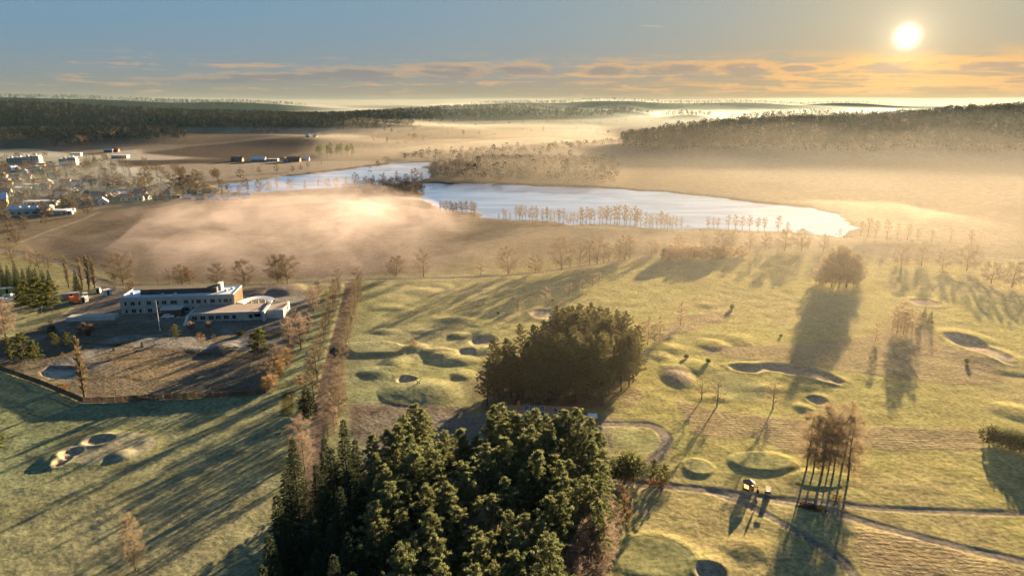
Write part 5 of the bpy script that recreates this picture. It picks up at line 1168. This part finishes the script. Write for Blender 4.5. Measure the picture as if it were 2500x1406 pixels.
# ------------------------------------------------------------------ course furniture
def gazebo():
    x, y = G(1827, 1193); t = thing('gazebo', x, y, .25, 'small six-sided glazed shelter with pointed roof beside the path', 'shelter')
    r, hw = 1.22, 1.75; post = M('dark_wood', (.075, .045, .03), .8, .2, 2.0)
    pr = bpy.data.materials.new('sunlit_glazing'); pr.use_nodes = True; T = NT(pr.node_tree); T.n.remove(T.n['Principled BSDF'])
    a = T.new('ShaderNodeBsdfTransparent'); b_ = T.new('ShaderNodeBsdfTranslucent'); b_.inputs[0].default_value = (.85, .72, .42, 1); mx = T.new('ShaderNodeMixShader'); mx.inputs[0].default_value = .75
    T.l.new(a.outputs[0], mx.inputs[1]); T.l.new(b_.outputs[0], mx.inputs[2]); T.l.new(mx.outputs[0], T.n['Material Output'].inputs[0])
    c = [(cos(i*pi/3)*r, sin(i*pi/3)*r) for i in range(6)]
    put('floor', BX().cyl(0, 0, 0, .12, r+.1, 6).mesh('floor', post), t)
    pm = BX().cyl(0, 0, .1, hw, .07, 6).mesh('post', post)
    for i in range(6):
        put('post', pm, t, (*c[i], 0))
        p, q = np.array(c[i]), np.array(c[(i+1) % 6]); d = (q-p)/np.linalg.norm(q-p); p2, q2 = p+d*.08, q-d*.08
        if i == 4: continue
        put('low_panel', BX().quad((*p2, .1), (*q2, .1), (*q2, .55), (*p2, .55)).mesh('low_panel', post), t)
        put('pane', BX().quad((*p2, .55), (*q2, .55), (*q2, hw-.05), (*p2, hw-.05)).mesh('pane', pr), t)
    e = [(cos(i*pi/3)*(r+.28), sin(i*pi/3)*(r+.28)) for i in range(6)]; b = BX()
    for i in range(6): b.quad((*e[i], hw-.02), (*e[(i+1) % 6], hw-.02), (0, 0, hw+.85))
    b.quad(*[(*e[5-i], hw-.02) for i in range(6)]); put('roof', b.mesh('roof', M('frosted_shingle', (.085, .08, .09), .6, .2, 2.0)), t)
    put('finial', BX().cyl(0, 0, hw+.8, hw+1.05, .06, 6, .01).mesh('finial', post), t)
    x, y = G(1843, 1197); t = thing('bench', x, y, -.1, 'wooden bench just right of the glazed shelter', 'bench')
    for q in (-.16, 0, .16): put('seat_slat', BX().box(-.75, .75, q-.06, q+.06, .42, .46).mesh('seat_slat', post), t)
    for q in (.58, .76): put('back_slat', BX().box(-.75, .75, .26, .30, q, q+.11).mesh('back_slat', post), t)
    for q in (-.6, .6): put('leg', BX().box(q-.05, q+.05, -.2, -.12, 0, .42).box(q-.05, q+.05, .2, .28, 0, .9).mesh('leg', post), t)
    x, y = G(1850, 1203); t = thing('litter_bin', x, y, 0, 'small dark litter bin right of the bench', 'bin')
    put('body', BX().cyl(0, 0, 0, .75, .24, 10, .28).mesh('body', M('bin_dark', (.05, .06, .05))), t); put('lid', BX().cyl(0, 0, .75, .92, .31, 10, .1).mesh('lid', M('bin_dark', (0, 0, 0))), t)
    x, y = G(1874, 1208); t = thing('golf_cart', x, y, 1.2, 'dark golf cart parked on the grass by the path', 'cart'); cm = M('cart_body', (.10, .11, .13), .4, .05)
    put('body', BX().prism([(-.55, .25), (.55, .25), (.55, .7), (.4, .78), (-.4, .78), (-.55, .7)], -1.1, 1.2).mesh('body', cm), t)
    put('seat', BX().box(-.5, 0, -.5, .5, .78, .95).box(-.6, -.45, -.5, .5, .95, 1.4).mesh('seat', M('cart_seat', (.12, .11, .10))), t)
    put('roof', BX().box(-1.0, .8, -.58, .58, 1.85, 1.93).mesh('roof', M('cart_roof', (.10, .12, .15))), t)
    for q in (-.9, .7):
        for s in (-1, 1): put('roof_post', BX().box(q-.03, q+.03, s*.52-.03, s*.52+.03, .7, 1.86).mesh('roof_post', M('bin_dark', (0, 0, 0))), t)
    for q in (-.75, .8):
        for s in (-1, 1): put('wheel', BX().prism([(cos(.628*i)*.24, sin(.628*i)*.24+.24) for i in range(10)], -.09, .09).mesh('wheel', M('tyre', (0, 0, 0))), t, (q, s*.55, 0), pi/2)
    # heart-shaped hoop on a small plinth
    x, y = G(1022, 944); t = thing('heart_sculpture', x, y, .1, 'dark heart-shaped hoop sculpture below the bunker', 'sculpture'); mb = MB()
    th = np.linspace(0, 2*pi, 41)[:-1]; hx = 16*np.sin(th)**3/17; hz = (13*np.cos(th)-5*np.cos(2*th)-2*np.cos(3*th)-np.cos(4*th))/17
    P = np.c_[hx*.95, 0*hx, hz*.95+1.35]; P = np.vstack([P, P[:1]]); mb.tube(P, np.full(len(P), .09), 6, (.05, .035, .028)); put('hoop', mb.mesh('hoop', BARK, True), t)
    for q in (-.32, .32): put('foot', BX().box(q-.16, q+.16, -.16, .16, 0, .5).mesh('foot', post), t)
    # bits and pieces
    for i, (px, py, lb) in enumerate([(704,974,'small orange tee marker in the shaded tee ground'),(846,852,'small white marker post by the straight road')]):
        x, y = G(px, py); t = thing('tee_marker', x, y, 0, lb, 'marker'); put('stake', BX().cyl(0, 0, 0, .8, .06, 6).mesh('stake', post), t); put('board', BX().box(-.35, .35, -.06, .06, .6, 1.3).mesh('board', M('orange_board' if i == 0 else 'white_paint', (.7, .22, .06))), t)
    x, y = G(746, 871); t = thing('course_banner', x, y, .2, 'narrow blue and white banner on a pole beside the works site hedge', 'banner')
    put('pole', BX().cyl(0, 0, 0, 3.1, .05, 6).mesh('pole', M('white_paint', (0, 0, 0))), t); put('cloth', BX().box(.05, .75, -.02, .02, .5, 2.1).mesh('cloth', M('blue_cloth', (.30, .40, .58))), t); put('pennant', BX().box(.05, .6, -.02, .02, 2.3, 3.0).mesh('pennant', M('white_paint', (0, 0, 0))), t)
    x, y = G(843, 979); t = thing('ball_trolley', x, y, .4, 'dark two-wheeled trolley beside the gravel court', 'trolley')
    put('tub', BX().prism([(-.5, .35), (.5, .35), (.65, .95), (-.65, .95)], -.9, .6).mesh('tub', M('bin_dark', (0, 0, 0))), t); put('handle', BX().box(.6, 1.8, -.04, .04, .5, .58).mesh('handle', post), t)
    for s in (-1, 1): put('wheel', BX().prism([(cos(.628*i)*.3, sin(.628*i)*.3+.3) for i in range(10)], -.06, .06).mesh('wheel', M('tyre', (0, 0, 0))), t, (-.2, s*.72, 0), pi/2)
    for i, px in enumerate((1007, 1025, 1042)):
        x, y = G(px, 984); t = thing('net_pole', x, y, 0, f'{ORD[i]} thin pole from the left in the shaded practice ground', 'pole', 'practice ground poles'); put('pole', BX().cyl(0, 0, 0, 4.2, .045, 6, .03).mesh('pole', M('white_paint', (0, 0, 0))), t); put('base', BX().cyl(0, 0, 0, .2, .2, 6).mesh('base', post), t)
gazebo()
for i, (px, b, lb) in enumerate([(1675,876,'small dark bush left of two at the rough corner'),(1728,887,'small dark bush right of two at the rough corner'),(1787,752,'tiny dark bush above the long tan rough'),(2360,886,'tiny dark bush by the right-hand bunkers'),(1906,821,'tiny low bush on the open fairway'),(1217,766,'tiny dark bush above the upper bunker'),(1349,734,'tiny bush beside the second fairway tree'),(2045,1222,'low brown brush heap on the path verge in the birch shadow'),(1008,850,'dark twiggy bush on the mound ridge')]):
    plant_px('evergreen' if i < 7 else 'thicket', px, b, b-(13 if i < 4 else 8 if i < 7 else 12), lb, 'shrub', wide=.8 if i < 7 else 1.6)
def logs():
    x, y = G(1984, 1240); t = thing('brush_pile', x, y, -.6, 'heap of cut branches lying beside the shaded path', 'brush pile'); mb = MB(); g = np.random.default_rng(3)
    for k in range(60):
        c = np.array([g.uniform(-2.6, 2.6), g.normal(0, .5), 0]); c[2] = .9*max(.1, 1-abs(c[0])/3)*g.random(); d = np.array([g.normal(.8, .5), g.normal(0, .5), g.normal(.05, .25)]); mb.tube([c-d*.8, c+d*.8], [.06, .03], 4, (.07+.05*g.random(), .055, .035))
    put('branches', mb.mesh('branches', BARK), t)
    n = 700; u = unit(g, n); mb = MB(); bb = np.c_[g.uniform(-2.8, 2.8, n), g.normal(0, .6, n), g.random(n)*.9]; mb.leaves(bb, u, .4, .12, np.array([.07, .055, .03])*(.6+g.random((n, 1))), g); put('twigs', mb.mesh('twigs', TWIG), t, kind='stuff')
logs()

# ------------------------------------------------------------------ a walker on the grass
def walker():
    x, y = G(1845, 1234); t = thing('person', x, y, -2.4, 'person in dark clothes walking on the grass below the shelter', 'person')
    V = [(0,0,.95),(0,0,1.15),(.01,0,1.38),(.03,0,1.50),(.05,0,1.62),(.06,0,1.74),
         (0,.10,.92),(.12,.10,.50),(.08,.10,.08),(.22,.10,.04),(0,-.10,.92),(-.06,-.10,.50),(-.24,-.10,.12),(-.12,-.10,.04),
         (.01,.19,1.38),(-.06,.24,1.12),(.03,.23,.90),(.06,.23,.80),(.01,-.19,1.38),(.07,-.24,1.12),(.20,-.22,.94),(.25,-.21,.86)]
    E_ = [(0,1),(1,2),(2,3),(3,4),(4,5),(0,6),(6,7),(7,8),(8,9),(0,10),(10,11),(11,12),(12,13),(2,14),(14,15),(15,16),(16,17),(2,18),(18,19),(19,20),(20,21)]
    rad = [.15,.14,.15,.06,.10,.085,.095,.065,.045,.04,.095,.065,.045,.04,.075,.055,.042,.035,.075,.055,.042,.035]
    me = bpy.data.meshes.new('body'); me.from_pydata(V, E_, []); o = put('body', me, t)
    o.modifiers.new('skin', 'SKIN'); sv = me.skin_vertices[0].data
    for v, r in zip(sv, rad): v.radius = (r, r)
    sv[0].use_root = True
    o.modifiers.new('sub', 'SUBSURF').levels = 1
    mt = bpy.data.materials.new('walker'); mt.use_nodes = True; T = NT(mt.node_tree); co = T.new('ShaderNodeTexCoord').outputs['Object']; sp = T.new('ShaderNodeSeparateXYZ'); T.l.new(co, sp.inputs[0]); z = sp.outputs[2]
    c = T.mix(T.ramp(z, .90, .92), (.035, .035, .045), (.045, .040, .035)); c = T.mix(T.ramp(z, 1.49, 1.51), c, (.38, .23, .16)); T.put(T.n['Principled BSDF'].inputs['Base Color'], c); me.materials.append(mt)
    mb = MB(); g = np.random.default_rng(1); u = unit(g, 260); u = u[(u[:, 2] > -.1) | (u[:, 0] < -.2)]; mb.leaves(np.array([.05, 0, 1.70])+u*np.array([.105, .10, .11]), u, .05, .05, (.05, .035, .025), g); put('hair', mb.mesh('hair', BARK), t)
    for s, (cx, cy, cz) in ((1, (.07, .23, .76)), (-1, (.26, -.21, .82))):
        mb = MB()
        for k, L in enumerate((.085, .10, .105, .095)): mb.tube([(cx+(k-1.5)*.022, cy, cz), (cx+(k-1.5)*.022, cy-s*.01, cz-L*.5), (cx+(k-1.5)*.022, cy-s*.035, cz-L)], [.011, .010, .008], 5, (.38, .23, .16))
        mb.tube([(cx+.04, cy, cz+.03), (cx+.065, cy-s*.01, cz-.02), (cx+.07, cy-s*.02, cz-.055)], [.012, .011, .008], 5, (.38, .23, .16)); mb.tube([(cx, cy, cz+.07), (cx, cy, cz)], [.03, .042], 6, (.38, .23, .16)); put('hand', mb.mesh('hand', BARK, True), t)
walker()

# ------------------------------------------------------------------ the town
WALLC = {'white': (.37, .37, .37), 'cream': (.40, .34, .25), 'grey': (.30, .30, .29), 'dark': (.10, .085, .07), 'brick': (.30, .13, .08), 'green': (.34, .42, .40), 'red': (.28, .07, .045), 'blue': (.35, .45, .55)}
ROOFC = {'slate': (.10, .10, .11), 'frost': (.50, .54, .60), 'red': (.33, .12, .065), 'brown': (.20, .135, .095), 'pale': (.42, .38, .33), 'teal': (.40, .50, .48), 'blue': (.35, .47, .66)}
def m_wall(k): return M('wall_'+k, WALLC[k], .85, .12, .5)
def m_roof(k): return M('roof_'+k, ROOFC[k], .8, .2, .5)
def house(px, py, w, d, h, roof, wall, rz, label, flat=False, win=2, floors=1, name='house', cat='house', group=None, rise=None):
    """w along the ridge, d across; a gable faces along local x"""
    x, y = G(px, py); t = thing(name, x, y, rz, label, cat, group); wm = m_wall(wall); rm = m_roof(roof); rise = rise or d*.42
    if flat:
        put('wall', BX().box(-w/2, w/2, -d/2, d/2, -.5, h).mesh('wall', wm), t)
        put('roof', BX().box(-w/2-.25, w/2+.25, -d/2-.25, d/2+.25, h, h+.3).mesh('roof', rm), t)
    else:
        put('wall', BX().prism([(-d/2, -.5), (d/2, -.5), (d/2, h), (0, h+rise-.12), (-d/2, h)], -w/2, w/2).mesh('wall', wm), t)
        s = rise/(d/2); o = .45; b = BX(); x0, x1 = -w/2-o, w/2+o
        for sg in (-1, 1):
            prof = [(sg*(d/2+o), h-o*s), (0, h+rise), (0, h+rise+.22), (sg*(d/2+o), h-o*s+.22)]
            b.prism(prof if sg < 0 else prof[::-1], x0, x1)
        rf = put('roof', b.mesh('roof', rm), t)
        put('chimney', BX().box(w*.18, w*.18+.7, -.9, -.2, h+rise*.4, h+rise+.9).mesh('chimney', m_wall('brick')), rf)
    for f in range(floors):
        z = 1.5+f*2.8
        if z+.7 > h: break
        for i in range(win): window(t, (i-(win-1)/2)*w/win, -d/2, z, min(1.3, w/win*.5), 1.2, 0, M('frame_white', (.6, .6, .58)))
        window(t, w/2, 0, z, 1.2, 1.2, 1, M('frame_white', (0, 0, 0)))
    return t
def apartments(px, py, blocks, rz, label):
    """stepped white block with stacked balconies on its sunlit ends"""
    x, y = G(px, py); t = thing('apartment_block', x, y, rz, label, 'apartments')
    for bx, by, w, d, h in blocks:
        wb = put('wall', BX().box(bx-w/2, bx+w/2, by-d/2, by+d/2, -.5, h).mesh('wall', m_wall('white')), t)
        put('roof', BX().box(bx-w/2-.2, bx+w/2+.2, by-d/2-.2, by+d/2+.2, h, h+.3).mesh('roof', m_roof('frost')), wb)
        put('stair_head', BX().box(bx-1.2, bx+1.2, by-1, by+1.4, h+.3, h+2.4).mesh('stair_head', m_wall('white')), wb)
        n = int(h//2.9)
        for f in range(n):
            z = f*2.9+1.6
            for q in np.arange(-w/2+1.6, w/2-1, 3.0): window(wb, bx+q, by-d/2, z, 1.5, 1.3, 0, M('frame_white', (0, 0, 0)))
            bal = put('balcony', BX().box(bx+w/2+.02, bx+w/2+1.5, by-d/2+.4, by+d/2-.4, z-1.2, z-1.05).box(bx+w/2+1.4, bx+w/2+1.5, by-d/2+.4, by+d/2-.4, z-1.05, z-.2).mesh('balcony', m_wall('cream')), wb)
            window(wb, bx+w/2, by, z, 2.0, 1.5, 1, M('frame_white', (0, 0, 0)))
apartments(62, 404, [(-15, 0, 9, 11, 9.5), (-5, 1, 11, 11, 10.5), (5, -1, 8, 10, 11), (14, 1, 10, 11, 12)], .25, 'stepped white apartment block with sunlit balconies on the town hill')
apartments(168, 404, [(-4, 0, 11, 11, 8.5), (6, 0, 9, 12, 10.5)], .3, 'shorter apartment block, dark wall left and sunlit balconies right')
g = np.random.default_rng(12)
Hs = [ # px, py, w, d, h, roof, wall, rz, label, kwargs
 (187,382,15,9,5,'frost','grey',.2,'flat grey hall behind the shorter apartment block',dict(flat=True,win=4)),
 (267,373,14,8,4.5,'blue','dark',.1,'dark barn with blue roof at the field edge',dict(rise=1.2,win=0)),
 (285,372,8,7,3.5,'red','brick',.1,'red brick annexe right of the dark barn',dict(win=1)),
 (295,387,23,10,4.5,'blue','white',.05,'long white hall with frosted roof beside the white field',dict(flat=True,win=6)),
 (101,406,9,8,3.5,'pale','cream',.5,'small pale square hut below the big apartment block',dict(flat=True,win=1)),
 (10,435,7,7,3,'brown','white',-1.2,'white-gabled house at the left edge of the town',dict()),
 (44,420,7,6.5,3,'slate','white',-1.1,'sunlit gable house under the big apartment block',dict()),
 (62,424,6.5,6,2.8,'slate','white',-1.2,'smaller gable house right of the sunlit one',dict()),
 (125,408,7,6,3,'frost','white',.3,'white house below the shorter apartment block',dict()),
 (92,428,13,8,3,'brown','cream',.7,'broad brown-roofed house in the middle of the town',dict()),
 (88,419,9,7,3,'brown','cream',.7,'brown roof peeping behind the broad one',dict(win=1)),
 (72,458,8,6,3.2,'teal','white',.2,'left flat greenish roof by the lone conifer',dict(flat=True)),
 (98,457,10,6,3.2,'teal','white',.2,'right flat greenish roof by the lone conifer',dict(flat=True)),
 (58,466,18,7,3.4,'frost','grey',.1,'long frosted roof below the greenish roofs',dict(flat=True,win=5)),
 (18,480,8,8,4.5,'slate','green',.2,'greenish house at the left of the town',dict(floors=2)),
 (5,507,9,10,8,'blue','cream',.5,'tall cream house cut by the left edge',dict(floors=3)),
 (104,500,27,8,3.4,'frost','grey',.06,'long low grey building behind the warehouse',dict(flat=True,win=8)),
 (150,478,9,7,3,'brown','dark',.4,'dark house with a sloping pale brown roof',dict()),
 (216,486,9,7,3.2,'slate','cream',-.6,'steep gabled house on the lower town edge',dict(rise=4)),
 (243,486,11,7,3.2,'slate','grey',.1,'grey house right of the steep gabled one',dict()),
 (276,464,7,6,3,'slate','white',.2,'small white house behind the round trees',dict()),
 (288,474,8,6,3,'pale','dark',-.5,'dark house with one pale sunlit roof slope',dict()),
 (311,490,10,7,3,'red','white',.3,'red-roofed house at the edge of the dark field',dict()),
 (326,484,7,6,2.8,'red','grey',-.4,'small house with a sunlit red gable beside it',dict()),
 (340,490,7,6,2.6,'slate','white',.2,'small dark-roofed house left of the allotment trees',dict()),
 (358,486,7,5,2.6,'slate','grey',-.2,'dark cottage behind the allotment conifer',dict()),
 (432,482,9,6,2.4,'frost','cream',.05,'allotment cabin with a broad white roof',dict(flat=True)),
 (456,486,6,5,2.2,'frost','dark',.5,'first frosted gable cabin in the allotment row',dict()),
 (488,487,7,5.5,2.2,'pale','dark',.5,'second frosted gable cabin in the allotment row',dict()),
 (522,488,8,5.5,2.2,'frost','dark',.5,'third frosted gable cabin in the allotment row',dict()),
 (552,487,7,5.5,2.2,'frost','dark',.45,'fourth frosted gable cabin in the allotment row',dict()),
 (570,487,6,5.5,2.2,'frost','dark',.45,'fifth frosted gable cabin in the allotment row',dict()),
 (602,484,8,5,2.2,'frost','dark',.3,'last long cabin at the right of the allotment row',dict()),
 (470,474,7,5,2.3,'slate','dark',-.5,'dark-roofed cabin behind the allotment row',dict()),
 (505,472,7,5,2.3,'slate','dark',.6,'second dark-roofed cabin behind the allotment row',dict()),
 (405,476,7,5,2.3,'slate','grey',.6,'dark cabin left of the broad white roof',dict()),
 (580,395,16,8,3.5,'slate','brick',.02,'long dark farm shed by the lake road',dict(win=4)),
 (632,395,20,8,3.6,'frost','white',.02,'long white farm building with frosted roof',dict(win=6)),
 (668,394,14,7,3.4,'frost','grey',.02,'frosted greenhouse-like shed right of the white farm building',dict(flat=True,win=4)),
 (697,396,6,6,4,'slate','white',-1.4,'white-gabled farmhouse at the farm',dict()),
 (720,395,16,8,3.6,'brown','brick',.02,'brown barn right of the farmhouse',dict(win=3)),
 (748,392,9,7,3.2,'frost','white',.1,'small frosted house at the right end of the farm',dict()),
 (752,345,8,6,3,'frost','white',.1,'left of two tiny white houses far beyond the farm',dict()),
 (770,344,8,6,3,'frost','white',.1,'right of two tiny white houses far beyond the farm',dict()),
]
for px, py, w, d, h, rf, wl, rz, lb, kw in Hs: house(px, py, w, d, h, rf, wl, rz, lb, **kw)
# warehouse with its lean-to
def warehouse():
    t = house(78, 523, 27, 15, 5.2, 'blue', 'white', .22, 'large white warehouse with pale blue roof at the town foot', win=0, name='warehouse', cat='warehouse', rise=1.6)
    put('office_block', BX().box(13.6, 27, -6, 3, -.5, 3.0).mesh('office_block', m_wall('green')), t); put('office_roof', BX().box(13.5, 27.2, -6.2, 3.2, 3, 3.25).mesh('office_roof', m_roof('frost')), t)
    for q in (-10, -5, 0, 5): window(t, q, -7.5, 2.2, 2.6, 1.4, 0, M('frame_white', (0, 0, 0)))
    put('loading_door', BX().box(8.5, 11.5, -7.56, -7.5, 0, 3.4).mesh('loading_door', m_wall('grey')), t)
    for k, q in enumerate((-6, 0, 6)): put('skylight', BX().box(q-.6, q+.6, -5.2, -2.2, 6.25+.12, 6.25+.5).mesh('skylight', m_wall('white')), t)
warehouse()
taken = [(*G(h_[0], h_[1]), max(h_[2], h_[3])*.65) for h_ in Hs]+[(*G(78, 523), 17), (*G(62, 404), 22), (*G(168, 404), 13)]
for i in range(44):      # smaller roofs lost between the garden trees
    for _ in range(30):
        px, py = g.uniform(-5, 380), g.uniform(412, 505)
        if py < 412+max(0, px-110)*.22 or (px > 130 and py > 512-(px-130)*.09): continue
        x, y = G(px, py)
        if all(math.hypot(x-a, y-b) > r+6 for a, b, r in taken): break
    else: continue
    taken.append((x, y, 5)); lb = 'small house amid the garden trees, ' + ('upper' if py < 440 else 'middle' if py < 470 else 'lower') + ' part of the town, ' + ('left' if px < 110 else 'centre' if px < 230 else 'right')
    house(px, py, g.uniform(7, 10), g.uniform(6, 7.5), 3, ['slate', 'brown', 'frost', 'red', 'pale', 'slate'][i % 6], ['white', 'cream', 'grey', 'white', 'dark'][i % 5], g.uniform(-1.2, 1.2), lb, group='small houses in the town')
# parked containers and pallets beside the warehouse
for i in range(9):
    px, py = 140+(i % 5)*10+g.normal(0, 1.5), 517+(i//5)*6
    container(px, py, .1+g.normal(0, .1), [(.35, .40, .45), (.5, .5, .48), (.28, .33, .36)][i % 3], f'{ORD[i]} container from the left in the warehouse yard', 'yard_container', 5.0)
# garden trees of the town
n = 0
while n < 200:
    px, py = g.uniform(-20, 600), g.uniform(388, 548)
    lo = 385+max(0, px-230)*.14; hi = 545-max(0, px-60)*.22 if px < 240 else 498-max(0, px-240)*.03
    if not lo < py < hi: continue
    x, y = G(px, py)
    if any(math.hypot(x-a, y-b) < r*.8 for a, b, r in taken): continue
    kd = 'fir' if g.random() < .16 else 'round'; hgt = g.uniform(20, 34)*(.55+.45*(py-385)/120) if py > 385 else 14
    zone = ('upper' if py < 425 else 'middle' if py < 470 else 'lower')+' town, '+('left edge' if px < 60 else 'left of centre' if px < 180 else 'right of centre' if px < 320 else 'by the cabins')
    small(kd, px, py, py-hgt, ('dark conifer' if kd == 'fir' else 'brown bare garden tree')+' in the '+zone, 'garden trees of the town', 1.15 if kd == 'round' else .9)
    n += 1
for i, (px, b, t, w) in enumerate([(85,480,446,1.0),(108,438,412,1.0),(125,420,395,1.6),(210,420,395,1.8),(232,405,374,.9),(248,412,390,1.3),(355,475,425,1.5),(280,468,432,1.5),(200,365,336,1.4),(430,472,430,1.5),(455,470,428,1.4),(480,468,424,1.3),(380,490,466,1.0),(300,450,428,1.2),(215,525,500,1.2),(20,560,520,1.2),(60,560,530,1.3),(110,550,525,1.1),(40,598,560,1.2)]):
    small('fir' if i in (0, 1, 4, 12) else 'round', px, b, t, ['dark pointed conifer by the greenish roofs','dark conifer beside the brown roofs','broad bare tree between the apartment blocks','large rounded tree right of the shorter apartments','dark conifer behind the large rounded tree','dark rounded tree at the field corner','largest round bare tree by the upper lake end','round brown tree at the town edge','pale rounded tree under the forest hump','left of three tall trees behind the cabins','middle of three tall trees behind the cabins','right of three tall trees behind the cabins','dark conifer at the left of the allotment row','low round tree above the red roofs','brown tree at the warehouse yard corner','tall frosted tree at the lower left town foot','frosted tree beside it at the town foot','small tree by the pale farm track','pale tree by the left road bend'][i], 'big trees of the town', w)
